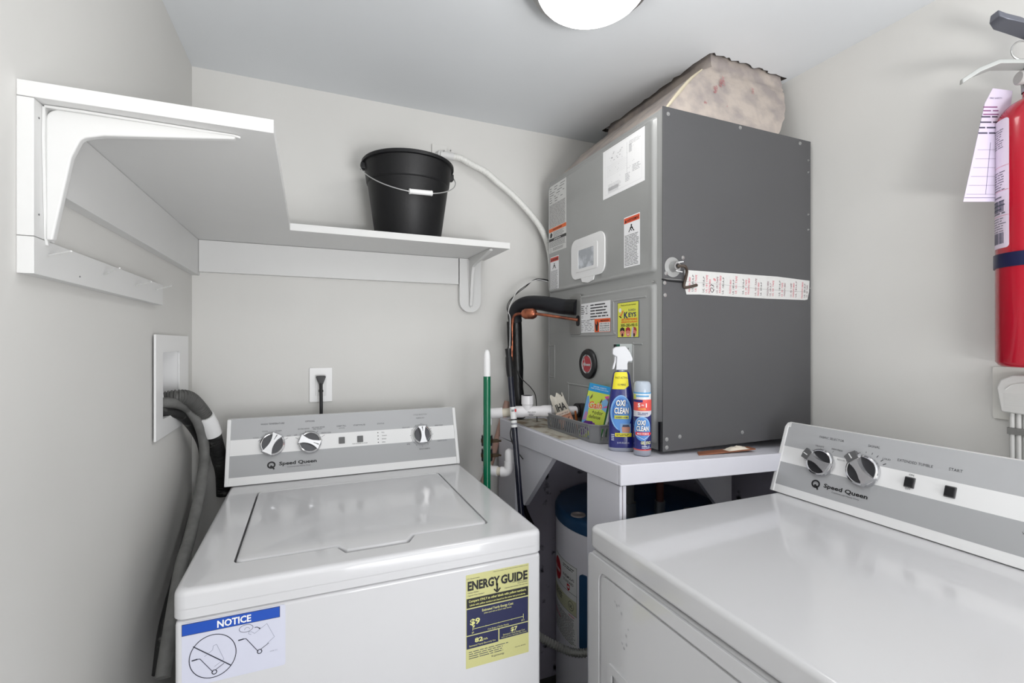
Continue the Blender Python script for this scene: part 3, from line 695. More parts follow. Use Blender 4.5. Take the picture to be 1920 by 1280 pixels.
mb = MB(); mb.box((.655, .911, 0), (.6625, 1.049, .9805), PLAT); mb.box((.6645, .9105, 0), (.673, 1.049, .9805), PLAT); mb.box((.6625, .914, 0), (.6645, 1.045, .98), COPPER); mb.build('post', pf)
mb = MB(); mb.prism([(1.235, .9745), (1.50, .9665), (1.50, .80), (1.455, .776), (1.437, .772)], (.673, 0, 0), (0, 1, 0), (0, 0, 1), -.018, PLAT); mb.bevel(.001, 1); mb.build('gusset', pf)
mb = MB(); mb.box((.650, 1.500, 0), (.668, 1.655, .963), PLAT); mb.bevel(.001, 1); mb.build('back_leg', pf)
mb = MB(); mb.prism([(1.09, .945), (1.30, .938), (1.30, .70)], (0, 1.20, 0), (1, 0, 0), (0, 0, 1), .018, PLAT); mb.build('gusset', pf)
mb = MB(); mb.hexa([(.663, 1.20, ZPT(.663)+.0002), (.81, 1.20, ZPT(.81)+.0002), (.81, 1.60, ZPT(.81)+.0002), (.663, 1.60, ZPT(.663)+.0002)], [(.663, 1.20, ZPT(.663)+.0012), (.81, 1.20, ZPT(.81)+.0012), (.81, 1.60, ZPT(.81)+.0012), (.663, 1.60, ZPT(.663)+.0012)], PLATTOP); mb.build('bare_patch', top, label='unpainted worn wood patch')
sh = MB(); sh.prism([(.915, .935), (1.108, .928), (1.110, .955), (.935, .960)], (0, 0, 1.0218), (1, 0, 0), (0, 1, 0), .0035, mat('shim_wood', (150, 96, 70), .7, var=.3, vscale=30)); 
tag(sh.xform(Matrix.Translation((0, 0, 0))).build('wood_shim'), 'thin brown wood shim under the air handler front edge', 'shim')
sm = MB()
rg = random.Random(5)
P = []
for i in range(6):
    row = []
    for j in range(14):
        x = 1.015+.075*j/13; y = .930+.024*i/5; z = 1.0256+ (.007*math.sin(math.pi*min(1, max(0, (i)/5))) * math.sin(math.pi*j/13) + rg.uniform(0, .0025) if 0 < i < 5 and 0 < j < 13 else 0); row.append((x, y, z))
    P.append(row)
sm.grid(P, mat('spray_foam', (222, 212, 196), .8, bump=1, bscale=50))
sm.prism([(1.015, .930), (1.09, .930), (1.09, .954), (1.015, .954)], (0, 0, 1.0254), (1, 0, 0), (0, 1, 0), .0001, _m['spray_foam'])
tag(sm.build('foam_scrap'), 'scrap of pale foam lying on the brown wood shim', 'foam scrap')

# ------------------------------------------------------------------ water heater
HX, HY, HR = 1.05, 1.36, .28
wh = thing('water_heater', 'white tank water heater with a blue lid, below the platform', 'water heater', (HX, HY, 0))
mb = MB(); mb.lathe([(0, .02), (HR-.004, .02), (HR, .03), (HR, .715)], (HX, HY, 0), TANK, seg=96); mb.build('tank', wh, sharp=50)
mb = MB(); mb.lathe([(HR-.01, .714), (HR+.003, .714), (HR+.003, .742), (HR-.001, .751), (HR-.010, .755), (0, .757)], (HX, HY, 0), TANKLID, seg=96); lid = mb.build('lid', wh, sharp=50)
for x, y in ((.797, 1.3306), (1.16, 1.22)):
    mb = MB(); mb.lathe([(.024, .001), (.023, .005), (.016, .005), (.014, .0015), (0, .0012)], (x, y, .7545), ink((150, 142, 140)), seg=24); mb.build('port_ring', lid)
for x, y, m_, r_ in ((.945, 1.265, GREYBTN, .017), (1.045, 1.235, mat('dark_copper', (96, 58, 52), .5, metal=.5, var=.3), .012)):  # second pipe uses a darker copper
    mb = MB(); mb.cyl((x, y, .755), (x, y, .80), r_*1.4, STEELB, seg=16); mb.cyl((x, y, .80), (x, y, .955), r_, m_, seg=16); mb.build('water_pipe', wh)
mb = MB(); mb.tube([(1.02, 1.42, .90), (1.20, 1.40, .905), (1.33, 1.36, .905)], .017, FOAM, n=3); mb.build('water_pipe', wh, label='insulated horizontal pipe')
def cyl_ink(name, parent, r0, z0, ang0, fill, label=None, cut=.012):
    I = Ink((0, 0, 0), (1, 0, 0), (0, 0, 1), lift=.0004, step=.0003); fill(I)
    def warp(u, t, n):
        a = R(ang0)+u/r0; return Vector((HX+(r0+n)*math.cos(a), HY+(r0+n)*math.sin(a), z0+t))
    return I.build(name, parent, warp=warp, cut=cut, label=label)
def f(I):
    I.sheet(0, 0, .19, .255, WHT)
    I.ring(0, 0, .0001, .00005, WHT) if False else None
    for a, b in (((.0, .1), (.19, .1)), ((.0, .2535), (.19, .2535)), ((.0015, .1), (.0015, .255)), ((.1885, .1), (.1885, .255)), ((0, .165), (.19, .165))): I.line(a, b, .0012, BLK)
    I.circle(.060, .205, .034, (190, 14, 34), 1, ry=.037); I.text('Rheem', .060, .197, .015, WHT, w=.052, shear=.3, bold=.02)
    I.text('RHEEMGLAS', .144, .205, .0085, BLK, w=.066, bold=.008); I.text('STANDARD', .144, .190, .0085, BLK, w=.060, bold=.008); I.lines(.110, .245, .070, .012, 2, BLK, seed=3)
    I.poly([(.137, .187), (.153, .187), (.153, .172), (.145, .166), (.137, .172)], (190, 14, 34)); I.circle(.145, .178, .0045, WHT, 2)
    I.rect(.001, .101, .1865, .045, (206, 206, 176)); I.lines(.04, .140, .07, .022, 3, BLK, seed=9, L=2); I.ring(.160, .124, .015, .0015, BLK, 2); I.text('UL', .160, .118, .011, BLK, bold=.02, L=3)
    I.text('CAUTION', .162, .090, .005, (200, 30, 80), bold=.02); I.lines(.02, .086, .165, .084, 17, (70, 70, 78), th=.35, seed=11, ragged=.1)
    I.lines(.02, .062, .08, .012, 2, (200, 60, 110), th=.45, seed=12, L=2)
cyl_ink('rating_label', wh, HR, .345, 153, f, label='white paper label with red round logo')
def f(I): I.sheet(0, 0, .10, .235, TANKLID, r=.012, t=.006)
cyl_ink('access_cover', wh, HR, .357, -165.0+360, f, label='dark blue access cover')
mb = MB(); mb.box((.790, 1.20, .02), (.83, 1.25, .36), BLACKP); mb.build('drain_valve', wh)
fl = MB(); fl.tube([(.46, 1.33, .52), (.560, 1.30, .475), (.621, 1.279, .442), (.658, 1.263, .420), (.694, 1.248, .401), (.731, 1.228, .391), (.774, 1.206, .398), (.84, 1.18, .42)], .0125, mat('grey_flex_metal', (150, 150, 146), .4, metal=.5), seg=16, n=6, rip=(.0085, .0022))
tag(fl.build('flexible_conduit', sharp=25), 'grey corrugated conduit sagging in front of the water heater', 'conduit')
wr = MB(); wr.tube([(.72, 1.655, .86), (.735, 1.65, .74), (.76, 1.645, .66), (.80, 1.64, .58)], .010, BLACKP, n=6)
tag(wr.build('black_cable'), 'black cable hanging down the grey wall left of the water heater', 'cable')

# ------------------------------------------------------------------ air handler
AX, AY, AZ0, AZ1, AX1, AY1 = .818, .9614, 1.0345, 1.908, 1.374, 1.580
ah = thing('air_handler', 'large grey metal air handler cabinet covered with labels, on the platform', 'air handler', (1.1, 1.27, AZ0))
mb = MB(); mb.box((AX+.006, AY+.002, AZ0), (AX1-.002, AY1, AZ1-.003), AHUF); mb.bevel(.002, 2); mb.build('cabinet', ah)
SE = 1.4775
mb = MB(); mb.box((AX+.004, AY-.0012, SE-.004), (AX1, AY+.002, AZ1), AHUS); mb.bevel(.0006, 1); up = mb.build('side_panel', ah, label='grey upper side panel with shade in its colour')
mb = MB(); mb.box((AX+.004, AY-.0012, AZ0), (AX1, AY+.002, SE-.0065), AHUS); mb.bevel(.0006, 1); lo_ = mb.build('side_panel', ah, label='grey lower side panel with shade in its colour')
FO, FU, FV = (AX+.006, AY1, 0), (0, -1, 0), (0, 0, 1)       # front frame, u runs from the back wall towards the camera
def fu(y): return AY1-y
def front_panel(z0, z1, name):
    mb = MB(); n0 = Vector(FO); u0, u1 = .004, fu(AY)-.006
    def rp(g, h): return [n0+Vector((-h, -a, b)) for a, b in rrect(u0+g*.12, z0+g*.6, u1-g, z1-g*.55, .004+g*.35, 5)]
    k = mb.mi(AHUF); rings = []
    for g, h in ((0, -.002), (0, -.0005), (.016, -.0005), (.018, .0003), (.021, .0040), (.0245, .0072), (.029, .0082), (.034, .0072), (.040, .006), (.046, .006)):
        rings.append([mb.bm.verts.new(p) for p in rp(g, h)])
    for a, b in zip(rings, rings[1:]):
        for i in range(len(a)): mb.bm.faces.new([a[i], a[(i+1) % len(a)], b[(i+1) % len(a)], b[i]]).material_index = k
    mb.bm.faces.new(rings[-1]); 
    return mb
pu = front_panel(SE+.004, AZ1-.004, 'u'); pu = pu.build('upper_access_panel', ah, sharp=60)
pl = front_panel(AZ0+.004, SE-.004, 'l')
SFX = AX            # main surface of the pressed panels
def rib(mb, pts, r=.0036): mb.tube([(SFX+.0014, y, z) for y, z in pts], r, AHUF, seg=10, n=4)
rib(pl, [(1.167, 1.345), (1.167, 1.425), (1.16, 1.432), (1.02, 1.432)]); rib(pl, [(1.41, 1.334), (1.172, 1.334), (1.167, 1.34)])
rib(pl, [(1.075, 1.20), (1.075, 1.300), (1.07, 1.307), (1.035, 1.307)]); rib(pl, [(1.43, 1.07), (1.43, 1.166), (1.424, 1.170), (1.30, 1.170)])
rib(pl, [(1.575, 1.30), (1.535, 1.30), (1.53, 1.294), (1.53, 1.19), (1.535, 1.186), (1.57, 1.186)])
lp = pl.build('lower_access_panel', ah, sharp=60)
mb = MB(); mb.prism(rrect(fu(1.415), 1.337, fu(1.345), 1.470, .01), (SFX, AY1, 0), FU, FV, .0035, mat('port_plate', (150, 150, 148), .35, metal=.4)); pp = mb.build('port_plate', ah)
mb = MB(); mb.prism(rrect(fu(1.372), 1.365, fu(1.350), 1.40, .008), (SFX-.0034, AY1, 0), FU, FV, .0008, BLACKP); mb.build('port_hole', pp)
mb = MB(); mb.cyl((SFX+.002, 1.357, 1.089), (SFX-.012, 1.357, 1.089), .023, BLACKP); mb.box((SFX-.010, 1.29, 1.05), (SFX+.002, 1.335, 1.115), BLACKP); mb.build('drain_port', ah)
def scr(p, n, r=.0042, par=None):
    mb = MB(); p = Vector(p); n = Vector(n); mb.lathe([(r*1.25, -.0005), (r*1.25, .0008), (r*.75, .001), (r*.75, .003), (0, .0035)], p, ZINC, axis=n, seg=12); return mb.build('screw', par)
for x, z in ((.8384, 1.89), (1.0875, 1.899), (1.3267, 1.895), (.887, 1.5292), (.8316, 1.4860)): scr((x, AY-.0012, z), (0, -1, 0), par=up)
for x, z in ((.8275, 1.4616), (.8290, 1.4306), (.834, 1.0655), (.8764, 1.0693), (1.0955, 1.0643), (.834, 1.045)): scr((x, AY-.0012, z), (0, -1, 0), par=lo_)
for x, z in ((1.362, 1.85), (1.362, 1.815), (1.362, 1.69), (1.362, 1.645)): scr((x, AY-.0012, z), (0, -1, 0), .0022, par=up)
scr((SFX+.0018, .995, 1.468), (-1, 0, 0), .003, lp); scr((SFX+.002, 1.06, 1.893), (-1, 0, 0), .003, pu)
# electrical knock-out fitting
ft = (.8521, AY-.0012, 1.5023)
mb = MB(); mb.lathe([(.0255, 0), (.0255, .0012), (.0125, .0014), (.0125, .006), (.010, .012), (.010, .020), (.007, .020), (.0065, .012), (0, .012)], ft, mat('galvanised', (176, 176, 176), .35, metal=.6, var=.15, vscale=60), axis=(0, -1, 0), seg=40)
mb.lathe([(.0255, .0002), (.0255, .0014), (0, .0015)], ft, AHUF, axis=(0, -1, 0), seg=40)
mb.cyl((.852, AY-.014, 1.512), (.869, AY-.022, 1.5145), .0022, ZINC, seg=10); mb.cyl((.852, AY-.014, 1.492), (.866, AY-.022, 1.488), .0022, ZINC, seg=10); fitg = mb.build('cable_fitting', ah)
mb = MB(); mb.tube([(.853, AY-.018, 1.503), (.868, AY-.027, 1.502), (.882, AY-.020, 1.492), (.8865, AY-.010, 1.472), (.8865, AY-.005, 1.458), (.893, AY-.004, 1.452), (.93, AY-.0045, 1.460)], .0038, mat('brown_cable', (70, 58, 50), .5, var=.2), seg=10, n=5); mb.build('cable', fitg)
mb = MB(); mb.tube([(.818, AY-.003, 1.470), (.845, AY-.003, 1.467), (.884, AY-.003, 1.466)], .0022, BLACKP, seg=8, n=3); mb.build('cable', fitg)
# foil tape strip with printed writing
TAPE = mat('white_foil_tape', (206, 206, 204), .38, bump=.7, bscale=40, var=.04, vscale=30)
I = Ink((.892, AY-.0013, 1.434), (1, 0, 0), (0, 0, 1), lift=.0004)
kk = I.mi(TAPE)
nn = 40; rg = random.Random(9)
Pt = [(0, .064), (.34, .065), (.476, .060), (.474, .0275), (.467, .004), (.455, .002), (.30, .0005), (.20, .001), (.05, .0025), (.006, .001), (0, .02)]
I.poly([(a, b) for a, b in Pt[::-1]], TAPE, 0)
pk = (205, 70, 90)
for i in range(10):
    x = .006+i*.0475; c1 = [(200, 60, 90), (60, 52, 60), (200, 60, 90)]
    for k in range(3):
        I.text(('FASSON 0800', 'UL 181A-P', 'UL 181 TAPE')[(k+i) % 3], x+.012+k*.0105, .006+rg.uniform(0, .004), .0062, c1[(k+i) % 3] if rg.random() < .55 else (120, 70, 84), w=rg.uniform(.036, .050), rot=86, al='l', shear=.1)
I.text('Q3', .098, .009, .012, (70, 60, 66), rot=84, al='l', shear=.2); I.text('8', .106, .040, .009, pk, rot=80, al='l', shear=.2)
I.path([(.004, .034), (.09, .033), (.14, .032), (.17, .030), (.30, .026), (.47, .026)], .0006, (150, 150, 148), 4)
I.build('foil_tape', ah, label='white foil tape with red printed text')
# stickers on the front
def sticker(name, y_left, z_bot, wd, ht, fill, label=None, off=0.0):
    I = Ink((SFX-.0003-off, y_left, z_bot), (0, -1, 0), (0, 0, 1)); fill(I, wd, ht); return I.build(name, ah, label=label)
def f(I, w_, h_):
    I.sheet(0, 0, w_, h_, (246, 246, 247)); g1 = (212, 212, 214); g2 = (170, 170, 174)
    rg = random.Random(21)
    for i in range(9): I.line((.045+i*.0065, .085), (.045+i*.0065, .125-.002*(i % 3)), .0004, g1)
    for i in range(7): I.line((.020, .062+i*.005), (.11+.005*(i % 3), .062+i*.005), .0004, g1)
    I.line((.118, .045), (.118, .130), .0007, g2)
    for i in range(12): I.rect(.042+rg.random()*.05, .10+rg.random()*.03, .006, .003, g1)
    for i in range(18): I.circle(.02+rg.random()*.13, .04+rg.random()*.08, .0009, g2)
    I.lines(.028, .038, .070, .020, 6, g1, seed=2, th=.4); I.lines(.110, .045, .022, .024, 6, g2, seed=3, th=.35); I.lines(.142, .060, .036, .020, 5, g2, seed=5, th=.35); I.lines(.128, .130, .05, .012, 3, g1, seed=6)
    I.rect(.026, .012, .052, .016, (226, 226, 228)); I.rect(.127, .098, .012, .022, g1)
    I.path([(.012, .140), (.182, .140), (.182, .010), (.012, .010), (.012, .140)], .0005, g1)
sticker('wiring_diagram', 1.2199, 1.7398, .1945, .1490, f, 'large white wiring diagram sheet')
def f(I, w_, h_):
    I.sheet(0, 0, w_, h_, (212, 212, 210)); g = (112, 112, 114)
    I.lines(.006, h_-.004, w_-.014, .060, 7, g, seed=31, th=.28, gap=1.2, ragged=.4)
    I.lines(.004, h_-.068, w_-.010, .085, 22, g, seed=32, th=.42, ragged=.03)
    I.rect(0, .076, w_, .013, (232, 110, 52)); I.text('WARNING/AVERTISSEMENT', w_/2, .0798, .0055, BLK, w=w_*.55, bold=.02)
    I.lines(.034, .074, w_-.04, .020, 5, g, seed=33, th=.4); I.poly([(.008, .056), (.022, .056), (.028, .066), (.016, .075), (.010, .068)], BLK)
    I.rect(0, .042, w_, .010, (50, 50, 50)); I.text('ADVERTENCIA', w_/2, .0446, .0048, WHT, w=w_*.4, bold=.02)
    I.lines(.004, .041, w_-.01, .022, 6, g, seed=34, th=.42, ragged=.05); I.lines(.030, .016, w_-.036, .010, 3, g, seed=35); I.ring(.014, .009, .006, .001, g)
sticker('rating_label', 1.572, 1.6380, .128, .2440, f, 'tall grey printed label')
def warn(I, w_, h_, red):
    I.sheet(0, 0, w_, h_, (238, 238, 240), r=.0015); g = (92, 92, 94)
    I.rect(.001, h_-.018, w_-.002, .015, red); I.poly([(.004, h_-.0155), (.013, h_-.0155), (.0085, h_-.0065)], BLK, 2); I.text('AVERTISSEMENT', .015, h_-.0150, .0072, BLK, w=w_-.018, al='l', L=3, bold=.01)
    cx = w_*.48
    I.circle(cx, h_-.0265, .0028, BLK); I.path([(cx-.012, h_-.044), (cx, h_-.032), (cx+.012, h_-.044)], .003, BLK); I.path([(cx-.007, h_-.035), (cx, h_-.029), (cx+.007, h_-.036)], .002, BLK); I.line((cx-.003, h_-.037), (cx+.003, h_-.043), .002, BLK)
    I.lines(.004, h_-.050, w_-.008, h_-.054, 21, g, seed=41, th=.38, ragged=.15)
sticker('warning_label', 1.1160, 1.5200, .0705, .1410, lambda I, a, b: warn(I, a, b, (226, 92, 58)), 'white warning label with orange header')
sticker('warning_label', 1.5620, 1.4985, .0640, .1240, lambda I, a, b: warn(I, a, b, (206, 72, 56)), 'small warning label with red header')
def f(I, w_, h_):
    I.sheet(0, 0, .056, .0935, (232, 232, 234)); I.sheet(.056, .040, .112, .0535, (236, 236, 238), t=.0003); I.sheet(.056, 0, .030, .042, (232, 232, 234), t=.0003)
    I.lines(.005, .088, .044, .030, 5, BLK, seed=51, th=.35, gap=1, L=2); I.ring(.012, .050, .004, .0008, BLK, 2)
    I.lines(.060, .090, .098, .045, 5, (60, 60, 64), seed=52, th=.42, L=2, cw=1.8, ragged=.15); I.lines(.004, .042, .078, .038, 7, (100, 100, 104), seed=53, th=.25, gap=.8, L=2)
    I.rect(.084, .0005, .084, .0405, (236, 98, 46), 2); I.rect(.110, .0015, .057, .028, (240, 240, 240), 3); I.text('PRECAUCION', .139, .0318, .0056, BLK, w=.044, bold=.025, L=4)
    for k in range(4): I.text(('USE A FUSE OR', 'CIRCUIT BREAKER', 'AS SHOWN ON', 'RATING PLATE')[k], .1385, .0235-k*.0068, .0044, BLK, w=.050, bold=.02, L=4)
    I.poly([(.092, .004), (.102, .004), (.103, .018), (.106, .024), (.101, .034), (.098, .034), (.096, .022), (.089, .028), (.087, .034), (.085, .033), (.089, .018)], BLK, 3)
sticker('instruction_label', 1.350, 1.3425, .168, .0940, f, 'white labels with orange caution square')
def f(I, w_, h_):
    I.sheet(0, 0, w_, h_, (34, 44, 92)); I.rect(.002, .0015, w_-.0045, h_-.003, (226, 226, 84), 1)
    I.text('Thank you for your business!', w_*.52, h_-.0105, .0040, BLK, w=w_*.70, bold=.01, shear=.2)
    I.circle(.013, .078, .0062, WHT, 2); I.poly([(.012, .063), (.018, .060), (.026, .070), (.030, .076), (.024, .076), (.020, .068)], (234, 106, 60), 2); I.poly([(.006, .062), (.014, .057), (.022, .055), (.017, .060), (.010, .062)], BLK, 3)
    I.text('K', .041, .0545, .0180, (28, 40, 92), w=.019, bold=.03, L=3); I.text('EYS', .069, .0575, .0120, (28, 40, 92), w=.034, bold=.03, L=3); I.text('FLORIDA', .068, .0730, .0060, (40, 50, 100), w=.032, L=3)
    I.text('AIR CONDITIONING', .055, .0480, .0062, (236, 84, 40), w=.072, bold=.03, L=3); I.text('REFRIGERATION & APPLIANCE', .055, .0410, .0052, (236, 84, 40), w=.072, bold=.02, L=3)
    I.text('305-283-9515', .054, .0310, .0078, BLK, w=.074, bold=.02, L=3)
    for k, (cx, hair, beard) in enumerate(((.024, (20, 18, 18), True), (.050, (170, 40, 50), False), (.077, (170, 60, 50), True))):
        I.circle(cx, .0145, .0105, (226, 140, 124), 2, ry=.012); I.poly([(cx-.0115, .017), (cx-.009, .0265), (cx, .0295), (cx+.009, .0265), (cx+.0115, .017), (cx, .021)], hair, 3)
        for s in (-1, 1): I.circle(cx+s*.004, .0155, .0012, BLK, 3)
        if beard: I.circle(cx, .0075, .004, (40, 24, 22), 3, ry=.005)
        else: I.rect(cx-.004, .0085, .008, .0015, WHT, 3)
    I.poly([(.064, .001), (.074, .001), (.073, .016), (.076, .026), (.070, .030), (.066, .018)], (196, 196, 200), 4)
sticker('business_sticker', 1.1468, 1.3244, .0980, .0998, f, 'yellow sticker with blue and orange lettering')
def f(I, w_, h_):
    I.sheet(0, 0, w_, h_, (222, 228, 228)); I.rect(0, .020, .014, .030, BLK); I.rect(.012, .042, .018, .008, (40, 110, 90)); I.text('FILTER SIZE', .045, .0335, .0060, BLK, w=.055, bold=.02, shear=.2)
sticker('small_notice', 1.1650, 1.2560, .0880, .0510, f, 'white card behind the spray bottle')
# filter window (white plastic frame, pale display)
mb = MB(); P = rrect(fu(1.4040), 1.5190, fu(1.2060), 1.6500, .030, 6); k = [i for i in range(len(P))]
mb.prism(P, (SFX-.0003, AY1, 0), FU, FV, .0045, WHITEP); mb.prism([(fu(1.345), 1.522), (fu(1.335), 1.506), (fu(1.300), 1.500), (fu(1.270), 1.506), (fu(1.262), 1.522)], (SFX-.0003, AY1, 0), FU, FV, .0040, WHITEP)
mb.bevel(.0012, 2); wf = mb.build('inspection_window', ah, label='white plastic framed inspection window')
mb = MB(); mb.prism(rrect(fu(1.374), 1.541, fu(1.243), 1.623, .006), (SFX-.0046, AY1, 0), FU, FV, .0015, WHITEP, holes=[rrect(fu(1.356), 1.551, fu(1.264), 1.611, .004)]); mb.bevel(.0005, 1); mb.build('inner_frame', wf)
mb = MB(); mb.prism(rrect(fu(1.356), 1.551, fu(1.264), 1.611, .004), (SFX-.0046, AY1, 0), FU, FV, .0006, mat('display_pane', (168, 172, 178), .12, rgb2=(206, 210, 216), vscale=30)); mb.build('pane', wf)
# round badge
by_, bz_ = 1.2985, 1.2430
mb = MB(); mb.lathe([(0, 0), (.0475, 0), (.0480, .004), (.0450, .009), (.038, .0105), (.030, .0095), (.0285, .0085, CHROME), (.0265, .0095, CHROME), (.0255, .0085, CHROME), (0, .0085, (RED))], (SFX-.0005, by_, bz_), BLACKP, axis=(-1, 0, 0), seg=56); bd = mb.build('logo_badge', ah, label='black round badge with red centre')
I = Ink((SFX-.0095, by_, bz_), (0, -1, 0), (0, 0, 1)); I.text('Rheem', .001, -.0055, .0095, (214, 214, 216), w=.042, shear=.3, bold=.03); I.path([(-.019, -.017), (-.013, -.004), (-.010, .012), (-.014, .017), (-.018, .011)], .0016, (214, 214, 216)); I.build('logo_lettering', bd)
mb = MB(); mb.box((AX-.001, .963, AZ0+.001), (AX+.008, .972, AZ0+.075), BLACKP); mb.build('corner_clip', ah)

# ------------------------------------------------------------------ duct above the air handler
du = thing('supply_duct', 'wrapped and taped duct flaring from the air handler up through the ceiling', 'duct', (1.2, 1.3, AZ1))
mb = MB()
lev = []
def rectring(x0, y0, x1, y1, z, n=16, jit=.003, seed=0):
    rg = random.Random(seed); P = []
    c = [(x0, y0), (x1, y0), (x1, y1), (x0, y1)]
    for i in range(4):
        a, b = c[i], c[(i+1) % 4]
        for k in range(n):
            t = k/n; bul = .0*math.sin(math.pi*t); P.append((a[0]+(b[0]-a[0])*t+rg.uniform(-jit, jit), a[1]+(b[1]-a[1])*t+rg.uniform(-jit, jit), z+rg.uniform(-jit, jit)*.5))
    return P
tbl = [(.850, .985, 1.262, 1.570, AZ1-.002, 0), (.868, .988, 1.280, 1.568, 1.935, .002), (.915, 1.002, 1.318, 1.564, 1.985, .003), (.965, 1.016, 1.338, 1.562, 2.035, .003), (1.020, 1.030, 1.352, 1.560, 2.080, .003), (1.062, 1.038, 1.352, 1.556, 2.100, .002), (1.064, 1.040, 1.350, 1.553, 2.135, .002), (1.064, 1.040, 1.350, 1.553, 2.30, 0)]
k = mb.mi(DUCTM); tb2 = []
for t0, t1 in zip(tbl, tbl[1:]):
    m_ = 1 if t1[4]-t0[4] < .01 else 3
    for q in range(m_):
        f_ = q/m_; tb2.append([t0[i]+(t1[i]-t0[i])*f_ for i in range(5)]+[max(t0[5], t1[5]) if q else t0[5]])
tb2.append(list(tbl[-1]))
rings = [[mb.bm.verts.new(p) for p in rectring(*t[:5], n=26, jit=t[5]*.75, seed=i)] for i, t in enumerate(tb2)]
for a, b in zip(rings, rings[1:]):
    for i in range(len(a)): mb.bm.faces.new([a[i], a[(i+1) % len(a)], b[(i+1) % len(a)], b[i]]).material_index = k
mb.bm.faces.new(rings[-1]); mb.bm.faces.new(rings[0][::-1])
dsk = mb.build('duct_wrap', du, sharp=60)
# mastic along the ridge and the foot; faded red print on the near face
MAST = mat('cream_mastic', (206, 196, 172), .6, bump=.8, bscale=30, var=.08)
mb = MB(); mb.tube([(.850, .984, 1.915), (.868, .988, 1.935), (.915, 1.002, 1.985), (.965, 1.016, 2.035), (1.020, 1.030, 2.080)], [.002, .004, .005, .004, .002], MAST, seg=8, n=3); mb.build('mastic_seam', du, label='cream mastic seam')
mb = MB(); mb.tube([(.848, 1.56, 1.914), (.847, 1.4, 1.916), (.848, 1.2, 1.914), (.850, .99, 1.916)], .0035, MAST, seg=8, n=3); mb.build('mastic_seam', du, label='cream mastic seam')
fo = Vector((.93, .996, 1.925)); Vn = Vector((0, .042, .19))
rg = random.Random(8)
for i in range(13):
    x = rg.uniform(.02, .32); y = rg.uniform(.0, .14)
    if x < .02+y*.9: x = .04+y*.9
    I = Ink(fo+Vector((0, -.006, 0)), (1, 0, 0), Vn, lift=.001); I.text(rg.choice(('UL 181', 'TAPE', '181A-P', 'UL')), x, y, .0085, (180, 112, 116), rot=rg.choice((20, 75, 80, 60)), shear=.2, w=rg.uniform(.018, .034))
    I.build('tape_print', du, label='faded red tape lettering')

# ------------------------------------------------------------------ refrigerant lines
sl = thing('suction_line', 'thick black foam-insulated refrigerant pipe rising behind the poles and bending to the air handler', 'pipe', (.70, 1.6, 1.035))
mb = MB(); mb.tube([(.706, 1.600, 1.036), (.704, 1.600, 1.10), (.701, 1.600, 1.15), (.700, 1.600, 1.22), (.697, 1.600, 1.30), (.696, 1.600, 1.36), (.694, 1.600, 1.39)], [.0250, .0255, .0215, .0235, .0225, .022, .022], WRAP, seg=20, n=6); mb.build('taped_riser', sl, sharp=60)
mb = MB(); mb.tube([(.694, 1.600, 1.385), (.690, 1.596, 1.410), (.697, 1.580, 1.436), (.715, 1.548, 1.450), (.740, 1.500, 1.449), (.765, 1.452, 1.440), (.792, 1.405, 1.430), (.8165, 1.372, 1.427)], [.024, .026, .027, .026, .0255, .0265, .0255, .024], FOAM, seg=22, n=6); mb.build('foam_bend', sl, sharp=60)
mb = MB(); mb.tube([(.795, 1.400, 1.430), (.8155, 1.372, 1.427)], .0262, WRAP, seg=20, n=1); mb.build('tape_end', sl)
ll = thing('liquid_line', 'thin copper refrigerant pipe with a round filter drier', 'copper pipe', (.68, 1.54, 1.2))
mb = MB(); mb.tube([(.661, 1.562, 1.21), (.664, 1.562, 1.30), (.663, 1.560, 1.36), (.663, 1.552, 1.390), (.667, 1.545, 1.406), (.677, 1.532, 1.411), (.690, 1.514, 1.411)], .0052, COPPER, seg=12, n=5); mb.build('copper_pipe', ll)
mb = MB(); a = Vector((.684, 1.520, 1.411)); b = Vector((.716, 1.468, 1.409)); d = b-a
mb.tube([a, a+d*.10, a+d*.25, a+d*.75, a+d*.9, b], [.006, .0140, .0185, .0185, .0140, .006], COPPER, seg=22, n=1); mb.build('filter_drier', ll, sharp=60, label='copper filter drier canister')
mb = MB(); mb.tube([(.714, 1.471, 1.409), (.755, 1.420, 1.399), (.8145, 1.361, 1.385)], .0050, COPPER, seg=12, n=5); mb.build('copper_pipe', ll)
cw = thing('control_wires', 'thin black wires looping from the pipe bundle up to the air handler', 'wires', (.66, 1.56, 1.27))
WR = mat('wire_black', (30, 30, 30), .4)
for off, col in (((0, 0, 0), WR), ((.004, -.004, -.004), mat('wire_white', (200, 200, 200), .4)), ((-.003, .003, .004), WR)):
    pts = [(.822, 1.588, 1.541), (.768, 1.580, 1.542), (.720, 1.570, 1.515), (.688, 1.570, 1.491), (.657, 1.560, 1.456), (.645, 1.556, 1.424), (.655, 1.553, 1.398), (.652, 1.553, 1.33), (.646, 1.553, 1.285)]
    q = [(p[0]+off[0]*math.sin(i*1.7+.5), p[1]+off[1], p[2]+off[2]*math.cos(i*1.3)) for i, p in enumerate(pts)]
    mb = MB(); mb.tube(q, .0014, col, seg=7, n=6); mb.build('wire', cw)
mb = MB(); mb.tube([(.768, 1.580, 1.542), (.80, 1.584, 1.543), (.822, 1.588, 1.541)], [.0035, .0042, .003], WRAP, seg=10, n=4); mb.build('tape_wrap', cw)
mb = MB(); mb.tube([(.652, 1.560, 1.385), (.654, 1.56, 1.34), (.656, 1.562, 1.30)], [.008, .009, .008], WRAP, seg=12, n=3); mb.build('tape_wrap', cw)
w2 = MB(); w2.tube([(.690, 1.573, 1.210), (.700, 1.566, 1.185), (.712, 1.55, 1.168), (.720, 1.52, 1.150), (.728, 1.50, 1.120), (.732, 1.498, 1.035)], .0016, WR, seg=7, n=6)
